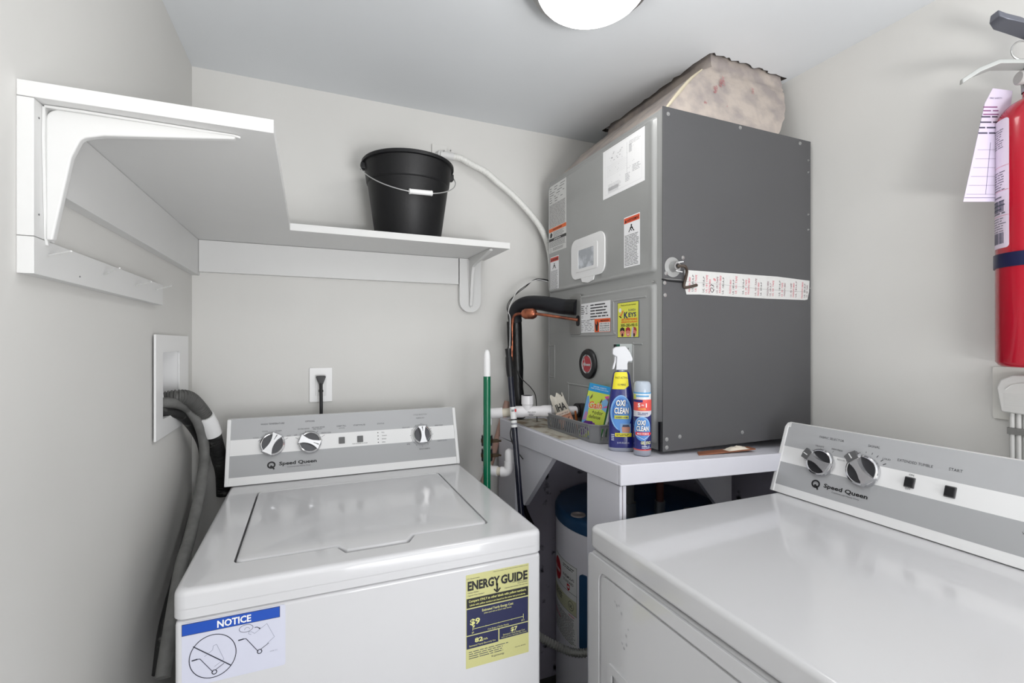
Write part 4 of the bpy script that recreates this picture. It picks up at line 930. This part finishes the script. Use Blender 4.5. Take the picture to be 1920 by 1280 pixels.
tag(w2.build('thin_wire'), 'short black wire dropping from the taped pipe behind the plastic tee', 'wire')

# ------------------------------------------------------------------ condensate drain
pv = thing('condensate_drain', 'white plastic drain pipe with open tee running from the air handler', 'drain pipe', (.66, 1.43, .86))
def pipe(n_, P, r, m, n=1, parent=pv, label=None, seg=20):
    mb = MB(); mb.tube(P, r, m, seg=seg, n=n); return mb.build(n_, parent, sharp=50, label=label)
pipe('pipe', [(.814, 1.359, 1.088), (.690, 1.412, 1.0855)], .0145, PVC)
A = Vector((.735, 1.393, 1.0865)); B = Vector((.622, 1.442, 1.083)); d = B-A
pipe('tee_fitting', [A, A+d*.02, A+d*.25, A+d*.3, A+d*.72, A+d*.77, A+d*.98, B], [.0155, .0190, .0190, .0172, .0172, .0190, .0190, .0155], PVC)
c = Vector((.661, 1.4255, 1.085)); mb = MB(); mb.tube([c, c+Vector((0, 0, .022)), c+Vector((0, 0, .024)), c+Vector((0, 0, .052))], [.017, .0175, .0200, .0200], PVC, seg=24, n=1, caps=False); mb.lathe([(.0165, .052), (.0165, .03), (0, .03)], c, BLACKP, seg=24); mb.lathe([(.0200, .052), (.0165, .052)], c, PVC, seg=24); mb.build('tee_branch', pv)
I = Ink((.674, 1.3995, 1.0765), (.917, -.398, 0), (0, 0, 1)); I.text('PVC DWV', -.008, .006, .0045, (70, 70, 76), w=.026); I.lines(-.018, .0035, .020, .007, 2, (90, 90, 96), seed=71)
I.build('pipe_marking', pv)
pipe('pipe', [(.628, 1.440, 1.083), (.575, 1.467, 1.079)], .0140, PVCOLD, label='yellowed pipe section')
pipe('elbow_fitting', [(.588, 1.460, 1.080), (.566, 1.471, 1.078), (.549, 1.480, 1.076), (.543, 1.485, 1.066), (.542, 1.486, 1.040)], [.0170, .0170, .0168, .0170, .0170], PVC, n=4)
pipe('pipe', [(.542, 1.486, 1.045), (.542, 1.486, .885)], .0135, PVCOLD)
BRN = mat('corroded_clamp', (84, 68, 50), .5, metal=.6, var=.4, vscale=60)
for z0, z1 in ((.975, 1.000), (.925, .955)):
    pipe('rubber_coupling', [(.542, 1.486, z0-.004), (.542, 1.486, z1+.004)], .0185, BLACKP)
    mb = MB(); mb.tube([(.542, 1.486, (z0+z1)/2-.006), (.542, 1.486, (z0+z1)/2+.006)], .0200, BRN, seg=24, n=1); mb.box((.553, 1.463, (z0+z1)/2-.005), (.574, 1.475, (z0+z1)/2+.005), BRN); mb.cyl((.568, 1.470, (z0+z1)/2), (.582, 1.460, (z0+z1)/2), .0032, BRN, seg=8); mb.build('hose_clamp', pv, label='corroded hose clamp')
pipe('elbow_fitting', [(.542, 1.486, .905), (.543, 1.485, .893), (.552, 1.476, .889), (.570, 1.460, .889)], .0165, PVC, n=4)
pipe('pipe', [(.560, 1.468, .889), (.592, 1.444, .889)], .0138, PVCOLD)
pipe('elbow_fitting', [(.578, 1.452, .889), (.592, 1.443, .890), (.600, 1.439, .899), (.602, 1.438, .922)], .0165, PVC, n=4)
pipe('capped_stub', [(.602, 1.438, .915), (.602, 1.438, .952), (.602, 1.438, .960), (.602, 1.438, .965)], [.0150, .0150, .012, .004], PVC)
pk_ = MB(); pk_.tube([(.690, 1.664, 1.09), (.640, 1.664, .925), (.587, 1.664, .767), (.56, 1.664, .68)], .0125, mat('pink_beige_pipe', (188, 152, 138), .55, var=.15, vscale=25), seg=14, n=4)
tag(pk_.build('wall_pipe'), 'pinkish beige pipe slanting down the back wall behind the drain pipes', 'pipe')
bc = MB(); bc.tube([(.640, 1.50, 1.033), (.628, 1.49, 1.0), (.634, 1.47, .96), (.652, 1.44, .925)], .0022, BLACKP, seg=8, n=6)
tag(bc.build('thin_cable'), 'thin black cable drooping over the left edge of the platform', 'cable')

# ------------------------------------------------------------------ poles
gp = thing('broom_handle', 'green metal broom handle with white grip end standing behind the washer', 'broom handle', (.517, 1.415, .0))
def lean(z, x0, y0, z0, x1, y1, z1): t = (z-z0)/(z1-z0); return Vector((x0+(x1-x0)*t, y0+(y1-y0)*t, z))
ga = lambda z: lean(z, .5160, 1.4150, .80, .5178, 1.420, 1.290)
mb = MB(); mb.cyl(ga(.02), ga(1.206), .0115, GREEN); mb.build('shaft', gp)
mb = MB(); mb.tube([ga(1.204), ga(1.208), ga(1.268), ga(1.280), ga(1.288)], [.0118, .0122, .0110, .0090, .004], mat('white_grip', (236, 236, 236), .45, bump=.6, bscale=300), seg=20, n=1); mb.build('grip', gp, sharp=60, label='white textured grip')
bp = thing('mop_pole', 'slim black pole with white sticker leaning behind the washer', 'pole', (.62, 1.33, .0))
ba = lambda z: lean(z, .5985, 1.4400, 1.293, .6110, 1.368, .795)
mb = MB(); mb.cyl(ba(.05), ba(1.22), .0095, mat('pole_black', (22, 24, 40), .25, coat=.4)); mb.build('shaft', bp)
mb = MB(); mb.tube([ba(1.20), ba(1.212), ba(1.235), ba(1.262), ba(1.266), ba(1.283), ba(1.290)], [.0105, .0118, .0125, .0112, .0095, .0100, .0112], BLACKP, seg=18, n=2); mb.build('grip', bp, sharp=60)
pa, pb = ba(1.040), ba(1.104); mb = MB(); mb.cyl(pa, pb, .0099, WHITEP); mb.cyl(ba(1.062), ba(1.066), .0101, BLACKP); mb.cyl(ba(1.048), ba(1.054), .0101, ink((150, 150, 156))); st = mb.build('sticker', bp, label='white sticker band')
I = Ink(ba(1.09)+Vector((-.004, -.0104, 0)), (.92, -.39, 0), (0, 0, 1)); I.rect(.005, 0, .005, .009, (206, 40, 50)); I.lines(-.006, .008, .010, .008, 2, BLK); I.build('sticker_print', bp)

# ------------------------------------------------------------------ basket and cleaning goods
GB = mat('basket_grey', (128, 129, 131), .5, var=.04)
ZB = 1.0302
bs = thing('storage_basket', 'grey slotted plastic basket holding laundry goods on the platform', 'basket', (.765, 1.26, ZB))
mb = MB(); hB = .050
corn = [(.7215, 1.392), (.7265, 1.150), (.742, 1.1225), (.806, 1.1200), (.8105, 1.392)]; mid = Vector((.768, 1.27, 0))
def wallpanel(a, b, ns, lo=.008, hi=.042):
    a = Vector((*a, ZB)); b = Vector((*b, ZB)); L = (b-a).length; U = (b-a).normalized(); N = U.cross(Vector((0, 0, 1)))
    V = (Vector((0, 0, 1))+N*.10).normalized()
    holes = []
    for i in range(ns):
        x0 = L*(i+.5)/ns; w_ = L/ns*.26; holes.append([(x0-w_, lo), (x0+w_, lo), (x0+w_, hi), (x0-w_, hi)])
    mb.prism([(-.0008, 0), (L+.0008, 0), (L+.0055, hB), (-.0055, hB)], a, U, V, -.0018, GB, holes=holes)
wallpanel(corn[0], corn[1], 21); mb.prism([(-.0008, 0), (.0325, 0), (.0365, hB), (-.0045, hB)], (*corn[1], ZB), (Vector((*corn[2], 0))-Vector((*corn[1], 0))), (Vector((0, 0, 1))+Vector((-.087, -.05, 0))), -.0018, GB)
wallpanel(corn[2], corn[3], 5); wallpanel(corn[3], corn[4], 21); wallpanel(corn[4], corn[0], 5)
mb.prism(corn, (0, 0, ZB), (1, 0, 0), (0, 1, 0), .002, GB)
oc = [(mid.x+(x-mid.x)*1.09+(-.001 if x < mid.x else .0005), mid.y+(y-mid.y)*1.03) for x, y in corn]
for i in range(5):
    a, b = oc[i], oc[(i+1) % 5]; mb.tube([(*a, ZB+hB), (*b, ZB+hB)], .0026, GB, seg=8, n=1)
mb.build('basket_body', bs, sharp=30)
# softener sheet box
def frame(o, right, tiltr=0, lean_=0):
    X = Vector((right[0], right[1], 0)).normalized(); Z = Vector((0, 0, 1)); Y = Z.cross(X)
    M = Matrix(((X.x, Y.x, Z.x, o[0]), (X.y, Y.y, Z.y, o[1]), (X.z, Y.z, Z.z, o[2]), (0, 0, 0, 1)))
    return M @ Matrix.Rotation(R(tiltr), 4, 'Y') @ Matrix.Rotation(R(lean_), 4, 'X')
def placed_ink(I, M, name, parent, **k):
    def warp(u, t, n):
        p = I.o+I.U*u+I.V*t+I.N*n; return M @ p
    return I.build(name, parent, warp=warp, **k)
GY = (206, 222, 84)
M = frame((.7330, 1.2220, ZB+.004), (.86, -.51), 12, -3)
gb = thing('dryer_sheet_box', 'yellow-green dryer sheet box with orange lettering leaning in the basket', 'box', tuple(M.translation))
mb = MB(); mb.box((0, 0, 0), (.064, .026, .162), ink((24, 132, 64), .35)); mb.bevel(.0006, 1); mb.xform(M); mb.build('carton', gb)
I = Ink((0, 0, 0), (1, 0, 0), (0, 0, 1)); W_, H_ = .064, .162
I.sheet(.0003, .0003, W_-.0006, H_-.0006, GY)
I.rect(.0003, H_-.0235, W_-.0006, .023, (36, 150, 214)); I.text('DRYER SHEETS', W_/2, H_-.0105, .0036, WHT, w=.038); I.text('FABRIC SOFTENER LONG LASTING', W_/2, H_-.0160, .0032, WHT, w=.052)
I.poly([(.0003, .03), (.012, .04), (.012, .100), (.006, .125), (.0003, .120)], (110, 160, 214)); I.poly([(.044, .115), (.058, .128), (.0635, .128), (.0635, .085), (.050, .092)], (126, 176, 220)); I.poly([(.050, .130), (.063, .136), (.0635, .118)], (214, 84, 160)); I.poly([(.0635, .10), (.048, .096), (.0635, .106)], (214, 84, 160), 2)
I.poly([(.0003, .012), (.014, .024), (.034, .046), (.030, .052), (.010, .050), (.0003, .037)], (92, 40, 132), 2); I.poly([(.0003, .050), (.005, .078), (.013, .074), (.011, .054)], (176, 130, 176), 3); I.poly([(.0003, .010), (.020, .030), (.036, .050), (.040, .044), (.020, .018), (.008, .0003)], (120, 60, 150), 3)
I.poly([(.020, .0003), (.045, .028), (.0635, .034), (.0635, .0003)], (140, 188, 224), 2); I.poly([(.040, .0003), (.056, .030), (.0635, .040), (.0635, .0003)], (120, 190, 80), 3)
I.ring(.008, .016, .012, .0015, WHT, 4); I.ring(.008, .016, .007, .0015, (30, 50, 110), 4)
for x, y in ((.010, .120), (.040, .112)): I.poly([(x, y), (x+.005, y+.012), (x+.006, y+.002), (x+.001, y-.006)], (100, 96, 60), 3)
I.text('Gain', .030, .0905, .0215, (240, 240, 240), w=.0410, bold=.06, shear=.15, rot=6, L=4); I.text('Gain', .030, .0910, .0205, (236, 120, 40), w=.0390, bold=.025, shear=.15, rot=6, L=6)
I.text('+odor', .040, .0745, .0115, (50, 54, 40), w=.032, shear=.1, rot=2, L=5); I.text('defense', .034, .0610, .0105, (50, 54, 40), w=.034, shear=.1, rot=2, L=5)
placed_ink(I, M, 'front_print', gb)
g2 = thing('folded_carton', 'opened green carton standing behind the dryer sheet box', 'box', (.79, 1.17, ZB))
M2 = frame((.7900, 1.1890, ZB+.004), (.80, -.60), 14, -3)
mb = MB(); mb.box((0.002, 0, 0), (.009, .045, .158), ink((204, 204, 202))); mb.box((.010, .004, 0), (.0115, .05, .156), ink((28, 140, 70))); mb.box((-.001, 0, 0), (.001, .045, .161), ink((20, 128, 60))); mb.xform(M2); mb.build('card_flap', g2)
I = Ink((.0117, .008, .09), (0, 1, 0), (0, 0, 1)); I.rect(0, 0, .036, .060, (190, 92, 70)); placed_ink(I, M2, 'flap_print', g2)
# paper packet
M = frame((.7660, 1.3320, ZB+.003), (.86, -.51), -22, -4)
pkt = thing('paper_packet', 'crumpled cream and orange paper packet leaning at the far end of the basket', 'packet', tuple(M.translation))
mb = MB(); rg = random.Random(12); nx, nz = 10, 16
PKM = mat('packet_paper', (206, 200, 188), .45, bump=1, bscale=50, var=.08, vscale=30); PKO = mat('packet_orange', (222, 160, 132), .45, bump=.8, bscale=50, var=.06)
def pkp(i, j, s):
    x = -.024+.048*i/nx; z = .118*j/nz; e = math.sin(math.pi*i/nx)**.6; th = .011*e*(1-(j/nz)**2.2)
    edge = 1-.14*(j/nz)**3; q = random.Random(i*97+j*31+(s > 0)); 
    return M @ Vector((x*edge+q.uniform(-.0006, .0006), s*th-.0+q.uniform(-.0018, .0018)*(j > 6), z+(.006*math.sin(i*1.3) if j == nz else 0)))
for s in (-1, 1):
    mb.grid([[pkp(i, j, s) for i in range(nx+1)] for j in range(0, 8)], PKO); mb.grid([[pkp(i, j, s) for i in range(nx+1)] for j in range(7, nz+1)], PKM)
bmesh.ops.remove_doubles(mb.bm, verts=mb.bm.verts[:], dist=.0004); mb.build('wrapper', pkt, sharp=70)
I = Ink((-.024, -.0140, 0), (1, 0, 0), (0, 0, 1)); I.text('IHA', .026, .066, .024, (30, 28, 28), w=.032, bold=.03, L=3); I.rect(.003, .050, .042, .012, (226, 206, 190), 2); I.text('LUXURY RICE', .024, .0525, .0060, (90, 82, 84), w=.036, L=4)
for k in range(4): I.path([(.004+k*.010, .006), (.018+k*.008, .020), (.040+k*.002, .040-k*.006)], .0022, (60, 50, 56) if k % 2 == 0 else (232, 224, 216), 2)
placed_ink(I, M, 'wrapper_print', pkt)
ob = MB(); ob.tube([(.783, 1.318, ZB+.003), (.776, 1.306, ZB+.035), (.768, 1.300, ZB+.066)], [.004, .004, .003], mat('orange_stick', (176, 100, 52), .5), n=2)
tag(ob.build('orange_stick'), 'short orange-brown stick beside the paper packet in the basket', 'stick')
# small goods in the basket seen through the slots
rg = random.Random(4)
gd = [((.745, 1.365), (40, 40, 52), 'small dark container low in the basket under the paper packet'), ((.750, 1.300), (52, 54, 84), 'small dark blue container behind the middle slots of the basket')]
for (x, y), col, lab in gd:
    mb = MB(); mb.cyl((x, y, ZB+.0022), (x, y, ZB+.036), .0165, ink(col, .35), seg=24); tag(mb.build('small_container'), lab, 'container')
# spray bottle
def oval_body(prof, c, ang, m, seg=40):
    """prof: (half width, half depth, z[, material]); width axis rotated by ang"""
    X = Vector((math.cos(R(ang)), math.sin(R(ang)), 0)); Y = Vector((-math.sin(R(ang)), math.cos(R(ang)), 0)); mb = MB(); prev = None
    for e in prof:
        a, b, z = e[:3]; k = mb.mi(e[3] if len(e) > 3 else m)
        ring = [mb.bm.verts.new(Vector((c[0], c[1], z))+X*math.copysign(abs(math.cos(t))**.75, math.cos(t))*a+Y*math.copysign(abs(math.sin(t))**.75, math.sin(t))*b) for t in [2*math.pi*i/seg for i in range(seg)]]
        if prev:
            for i in range(seg): mb.bm.faces.new([prev[i], prev[(i+1) % seg], ring[(i+1) % seg], ring[i]]).material_index = k
        else: mb.bm.faces.new(ring[::-1]).material_index = k
        prev = ring
    mb.bm.faces.new(prev).material_index = k
    return mb
OX = mat('bottle_navy', (28, 34, 110), .18, coat=.5, var=.05); CLR = mat('clear_grey_plastic', (150, 154, 166), .15, coat=.3)
sc = (.7520, 1.0380); ZT = 1.0292; BA = -28
sb = thing('spray_bottle', 'dark blue stain remover spray bottle with white trigger and yellow shoulder', 'spray bottle', (*sc, ZT))
prof = [(.030, .017, ZT, CLR), (.0335, .019, ZT+.003, CLR), (.0340, .0195, ZT+.010, CLR), (.0335, .0195, ZT+.012, OX), (.0325, .019, ZT+.045), (.0330, .0195, ZT+.085), (.0322, .019, ZT+.120), (.0300, .018, ZT+.145), (.0265, .0165, ZT+.165), (.0235, .0155, ZT+.185), (.0215, .0150, ZT+.198), (.0190, .0145, ZT+.204), (.0150, .0135, ZT+.207)]
mb = oval_body(prof, sc, BA, OX); mb.build('bottle_body', sb, sharp=50)
def hw(z):
    zz = z+ZT
    for a, b in zip(prof, prof[1:]):
        if a[2] <= zz <= b[2]: t = (zz-a[2])/(b[2]-a[2]+1e-9); return a[0]+(b[0]-a[0])*t, a[1]+(b[1]-a[1])*t
    return prof[-1][:2]
def bwarp(u, t, n):
    a, b = hw(t); x = max(-.999, min(.999, u/a)); 
    # front surface of the superellipse
    ct = abs(x)**(1/.75); sn = math.sqrt(max(0, 1-min(1, ct)**2)); y = -b*sn**.75 if sn > 0 else 0
    X = Vector((math.cos(R(BA)), math.sin(R(BA)), 0)); Y = Vector((-math.sin(R(BA)), math.cos(R(BA)), 0))
    return Vector((sc[0], sc[1], ZT+t))+X*u+Y*(y-n)
I = Ink((0, 0, 0), (1, 0, 0), (0, 0, 1), lift=.0005, step=.00025)
LB = (86, 140, 206); LB2 = (132, 178, 226)
for k in range(22):
    zz = .161+k*.002; h_ = hw(zz)[0]; I.rect(-h_*.90, zz, h_*(1.55 if k > 3 else 1.15+.1*k), .0021, (228, 216, 52), 1)
I.text('FAST ACTING', -.001, .188, .0052, (40, 40, 48), w=.032, L=3); I.text('15 MINS', -.001, .170, .0052, (40, 40, 48), w=.020, L=3)
I.circle(-.003, .100, .027, LB, 1, ry=.046); I.ring(-.003, .100, .0265, .003, LB2, 2, ry=.046, a0=-20, a1=250); I.ring(-.003, .100, .021, .0022, (52, 96, 174), 2, ry=.037, a0=40, a1=200)
I.text('OXI', -.004, .1180, .0165, (20, 22, 40), w=.0260, bold=.07, shear=.12, L=3); I.text('OXI', -.004, .1185, .0155, WHT, w=.0240, bold=.03, shear=.12, L=5)
I.text('CLEAN', -.002, .0985, .0165, (20, 22, 40), w=.0390, bold=.07, shear=.12, L=3); I.text('CLEAN', -.002, .0990, .0155, WHT, w=.0370, bold=.03, shear=.12, L=5)
I.rect(-.020, .0850, .036, .0085, (206, 206, 70), 3); I.text('LAUNDRY + HOME', -.002, .0868, .0045, (40, 48, 90), w=.031, bold=.02, L=5)
I.rect(-.006, .0480, .028, .025, (120, 156, 200), 2); I.poly([(0, .050), (.018, .050), (.020, .064), (-.002, .064)], (186, 132, 112), 3); I.poly([(0, .064), (.018, .064), (.016, .070), (.001, .070)], (60, 66, 90), 3)
I.rect(-.0185, .0390, .042, .0095, (228, 216, 52), 3); I.lines(-.016, .0475, .037, .007, 2, (70, 66, 40), L=5, seed=81); I.text('21.5 FL OZ (636 mL)', .002, .0215, .0040, (210, 214, 226), w=.031, L=3); I.lines(-.0275, .046, .008, .018, 4, (200, 206, 226), L=3, seed=82)
I.build('front_label', sb, warp=bwarp, cut=.003)
TR = mat('trigger_white', (205, 206, 210), .3, coat=.2)
Mt = frame((*sc, ZT), (math.cos(R(BA)), math.sin(R(BA)), 0))
mb = MB(); mb.lathe([(.0105, .204), (.0105, .210), (0, .210)], (0, 0, 0), CLR, seg=24); mb.xform(Mt.copy()).build('neck', sb)
mb = MB(); mb.prism([(-.0150, .2100), (.0150, .2100), (.0145, .2260), (.0165, .2320), (.0270, .2330), (.0280, .2400), (.0215, .2560), (.0130, .2680), (.0080, .2725), (-.0160, .2700), (-.0235, .2640), (-.0240, .2520), (-.0215, .2490), (-.0130, .2440), (-.0140, .2280)], (0, .011, 0), (1, 0, 0), (0, 0, 1), .022, TR); mb.bevel(.0025, 2); mb.xform(Mt.copy()).build('trigger_head', sb)
mb = MB(); mb.prism([(-.0175, .2470), (-.0120, .2470), (-.0140, .2300), (-.0190, .2130), (-.0240, .2110), (-.0225, .2200), (-.0190, .2320)], (0, .006, 0), (1, 0, 0), (0, 0, 1), .012, TR); mb.bevel(.0012, 2); mb.xform(Mt.copy()).build('trigger', sb)
# gel stick
gc = (.7720, .9780); GR = .0215
gs = thing('gel_stick', 'short blue and coral stain gel stick with clear cap, at the platform corner', 'gel stick', (*gc, ZT))
mb = MB(); mb.lathe([(0, 0), (GR-.002, 0, CLR), (GR, .002, CLR), (GR, .014, CLR), (GR, .0141, ink((214, 84, 76))), (GR, .017, ink((214, 84, 76))), (GR, .138, OX), (GR-.001, .140, ink((214, 84, 76)))], (*gc, ZT), OX, seg=40); mb.build('stick_body', gs, sharp=50)
CAPM = mat('frosted_cap', (176, 186, 198), .18, coat=.3)
mb = MB(); mb.lathe([(GR-.0005, .139), (GR-.0002, .154, WHITEP), (GR-.0002, .158, ink((92, 158, 204))), (GR-.0008, .176, CAPM), (GR-.0030, .182, CAPM), (GR-.007, .1845, CAPM), (0, .185, CAPM)], (*gc, ZT), WHITEP, seg=40); mb.build('cap', gs, sharp=50)
VA = math.degrees(math.atan2(-gc[1], -gc[0]))      # towards the middle of the room
def gwarp(u, t, n):
    a = R(VA+8)+u/GR; return Vector((gc[0]+(GR+n)*math.cos(a), gc[1]+(GR+n)*math.sin(a), ZT+t))
I = Ink((0, 0, 0), (1, 0, 0), (0, 0, 1), lift=.0003, step=.00022)
I.rect(-.030, .112, .060, .028, (220, 86, 80), 1); I.poly([(-.030, .112), (.030, .112), (.026, .104), (.012, .098), (-.030, .097)], (206, 206, 214), 1); I.rect(-.030, .1335, .028, .006, (30, 36, 110), 2)
I.text('5', -.0105, .1215, .0100, WHT, bold=.04, L=3); I.text('1', .0065, .1215, .0100, WHT, bold=.04, L=3); I.text('IN', -.002, .1245, .0040, WHT, bold=.02, L=3); I.text('POWER', -.003, .1145, .0048, (240, 180, 80), w=.018, bold=.02, L=3); I.lines(-.014, .109, .026, .008, 2, (70, 74, 120), L=3, seed=91)
I.circle(-.003, .068, .022, LB, 1, ry=.030); I.ring(-.003, .068, .0218, .003, LB2, 2, ry=.030, a0=-40, a1=200)
I.text('OXI', -.005, .0770, .0130, (20, 22, 40), w=.0220, bold=.07, shear=.12, L=3); I.text('OXI', -.005, .0774, .0122, WHT, w=.0200, bold=.03, shear=.12, L=5)
I.text('CLEAN', -.002, .0625, .0130, (20, 22, 40), w=.0330, bold=.07, shear=.12, L=3); I.text('CLEAN', -.002, .0629, .0122, WHT, w=.0310, bold=.03, shear=.12, L=5)
I.poly([(-.020, .0520), (.019, .0520), (.022, .0560), (.018, .0595), (-.020, .0595)], (214, 40, 52), 4); I.text('MAX FORCE', -.001, .0537, .0042, WHT, w=.028, bold=.02, L=6); I.path([(-.020, .052), (.001, .042), (.021, .055)], .0008, WHT, 4)
I.text('GEL STICK', .007, .0300, .0070, (236, 236, 180), w=.026, bold=.02, L=4); I.lines(-.004, .027, .026, .008, 2, (200, 206, 226), L=3, seed=93); I.rect(-.028, .141, .009, .012, (206, 214, 90), 3); I.rect(-.020, .1465, .034, .004, (92, 158, 204), 3)
I.build('wrap_label', gs, warp=gwarp, cut=.003)

# ------------------------------------------------------------------ fire extinguisher
ex, ey, er = 1.312, .462, .055
fe = thing('fire_extinguisher', 'red fire extinguisher with navy strap mounted on the right wall', 'fire extinguisher', (ex, ey, 1.262))
mb = MB(); mb.lathe([(0, 0), (.046, 0), (.050, .003), (er, .010), (er, .480)]+[(er*math.cos(R(t))**.9, .480+.052*math.sin(R(t))) for t in range(8, 75, 8)]+[(.017, .534), (.016, .552)], (ex, ey, 1.262), RED, seg=64); mb.build('cylinder', fe, sharp=50)
mb = MB(); mb.lathe([(er+.0005, 1.459), (er+.0025, 1.459), (er+.0025, 1.4865), (er+.0005, 1.4865)], (ex, ey, 0), NAVY, seg=64); mb.box((ex+er, ey-.02, 1.40), (XR-.0005, ey+.02, 1.55), NAVY); mb.build('strap_bracket', fe, label='navy blue strap bracket')
mb = MB(); mb.lathe([(.018, 1.805), (.019, 1.825), (.016, 1.83), (.016, 1.85), (.012, 1.86), (0, 1.86)], (ex, ey, 0), STEELB, seg=28); vb = mb.build('valve', fe)
D_ = Vector((-.86, .50, 0)).normalized(); S_ = Vector((D_.y*-1, D_.x, 0)); c0 = Vector((ex, ey, 0))
def bar(pts, wd, th, m, name, lab=None):
    mb = MB(); pr = [(c0+D_*d+Vector((0, 0, z)), w_) for d, z, w_ in pts]; prev = None; k = mb.mi(m)
    for p, w_ in pr:
        ring = [mb.bm.verts.new(p+S_*w_), mb.bm.verts.new(p-S_*w_), mb.bm.verts.new(p-S_*w_*.8+Vector((0, 0, th))), mb.bm.verts.new(p+S_*w_*.8+Vector((0, 0, th)))]
        if prev:
            for i in range(4): mb.bm.faces.new([prev[i], prev[(i+1) % 4], ring[(i+1) % 4], ring[i]])
        else: mb.bm.faces.new(ring[::-1])
        prev = ring
    mb.bm.faces.new(prev); mb.bevel(.0018, 2); return mb.build(name, vb, sharp=50, label=lab)
bar([(-.02, 1.848, .012), (.02, 1.853, .014), (.070, 1.856, .014), (.104, 1.843, .012), (.130, 1.826, .005)], .01, .010, mat('handle_grey', (190, 192, 190), .35, metal=.4), 'carry_handle', 'grey lower carry handle')
bar([(-.02, 1.905, .013), (.005, 1.914, .016), (.035, 1.930, .018), (.060, 1.940, .017), (.071, 1.950, .012)], .01, .014, mat('lever_dark', (120, 122, 132), .3, metal=.6), 'squeeze_lever', 'dark metal squeeze lever')
mb = MB(); mb.box((-.012, -.008, 1.85), (.012, .008, 1.915), STEELB); mb.xform(Matrix.Translation((ex, ey, 0))).build('lever_post', vb)
mb = MB(); q = c0+D_*.026+Vector((0, 0, 1.884)); mb.tube([q+(D_*math.cos(R(a))+Vector((0, 0, 1))*math.sin(R(a)))*.018+S_*.004 for a in range(0, 361, 24)], .0016, ZINC, seg=8, n=2); mb.build('pull_ring', vb)
mb = MB(); mb.lathe([(.013, 0), (.013, .010), (.011, .012), (0, .012)], c0+D_*.017+Vector((0, 0, 1.832)), ink((176, 174, 172)), axis=D_, seg=24); mb.build('gauge', vb)
# wrap label on the left flank of the cylinder
a_cam = math.degrees(math.atan2(-ey, -ex))
def xwarp(u, t, n):
    a = R(a_cam-93)+u/er; return Vector((ex+(er+n)*math.cos(a), ey+(er+n)*math.sin(a), 1.262+t))
I = Ink((0, 0, 0), (1, 0, 0), (0, 0, 1), lift=.0003, step=.0003)
I.sheet(.0, .236, .053, .255, (224, 210, 226), r=.006)
for z in (.300, .350, .398): I.line((0, z), (.053, z), .0007, (214, 110, 130))
for z0, n_ in ((.480, 9), (.396, 8), (.348, 5)): I.lines(.010, z0-.006, .036, .040, n_, (110, 104, 118), seed=int(z0*1000), th=.35)
for z in (.308, .245):
    for k in range(9): I.rect(.012+k*.0036, z, .0018 if k % 3 else .0026, .022, (70, 74, 96))
I.lines(.010, .298, .038, .030, 6, (110, 104, 118), seed=5, th=.3)
I.build('wrap_label', fe, warp=xwarp, cut=.004)
tg = thing('inspection_tag', 'pale lilac paper inspection tag hanging behind the fire extinguisher', 'tag', (1.26, .52, 1.60))
to = Vector((1.2215, .5335, 1.596)); TU = Vector((.9203, -.3913, 0)); TV = Vector((.0, 0, 1))
P = [(0, 0), (.073, 0), (.100, .225), (.060, .230), (.044, .200)]
mb = MB(); mb.prism(P, to, TU, TV, -.0006, mat('tag_paper', (206, 196, 216), .6, var=.03)); mb.build('card', tg)
I = Ink(to, TU, TV, lift=.0002); tk = (110, 104, 130)
for k in range(6): I.line((.006+k*.0045, .015+k*.018), (.075+k*.001, .015+k*.018), .0006, tk)
I.line((.045, .015), (.055, .120), .0008, tk); I.line((.002, .008), (.07, .008), .001, tk)
for k in range(4): I.lines(.030+k*.002, .152+k*.011-.010, .044, .006, 1, (70, 66, 84), seed=100+k, th=.5)
I.lines(.040, .196, .038, .022, 3, (120, 60, 110), seed=104, th=.3); I.text('FIRE SAFETY', .066, .208, .0032, tk)
I.build('tag_print', tg)

# ------------------------------------------------------------------ dryer receptacle and plug
rp = thing('range_outlet', 'square white outlet plate low on the right wall under the extinguisher', 'outlet', (XR, .50, 1.145))
mb = MB(); mb.prism(rrect(-.5521, 1.1445, -.4400, 1.2580, .004), (XR, 0, 0), (0, -1, 0), (0, 0, 1), .006, mat('plate_offwhite', (214, 213, 208), .4)); mb.bevel(.0015, 2); mb.build('cover_plate', rp)
dp = thing('dryer_plug', 'chunky light grey dryer plug with flat three-wire cord', 'plug', (XR-.03, .49, .95))
mb = MB(); PG = mat('plug_grey', (206, 206, 204), .45)
mb.prism([(-.5270, 1.1640), (-.4600, 1.1600), (-.4480, 1.1950), (-.4600, 1.2330), (-.4800, 1.2450), (-.5080, 1.2430), (-.5280, 1.2320), (-.5340, 1.2150)], (XR-.0065, 0, 0), (0, -1, 0), (0, 0, 1), .030, PG); mb.bevel(.004, 3); pgb = mb.build('plug_body', dp)
mb = MB()
for k in range(7): mb.box((XR-.0375, .466, 1.170+k*.0052), (XR-.0360, .520, 1.1725+k*.0052), PG)
mb.tube([(XR-.0368, .462, 1.214), (XR-.0368, .480, 1.226), (XR-.0368, .505, 1.224), (XR-.0368, .519, 1.212)], .0012, PG, seg=6, n=4); mb.build('grip_ridge', pgb)
mb = MB()
for k in range(4): mb.tube([(XR-.022, .5135-k*.0105, 1.168), (XR-.021, .5135-k*.0105, 1.10), (XR-.020, .5135-k*.0105, 1.0), (XR-.02, .512-k*.0105, .90)], .0048, PG, seg=10, n=2)
mb.build('cord', dp)
mb = MB(); mb.box((XR-.0285, .476, 1.118), (XR-.0145, .5195, 1.132), ink((120, 120, 118))); mb.build('cord_band', dp, label='grey band round the cord')
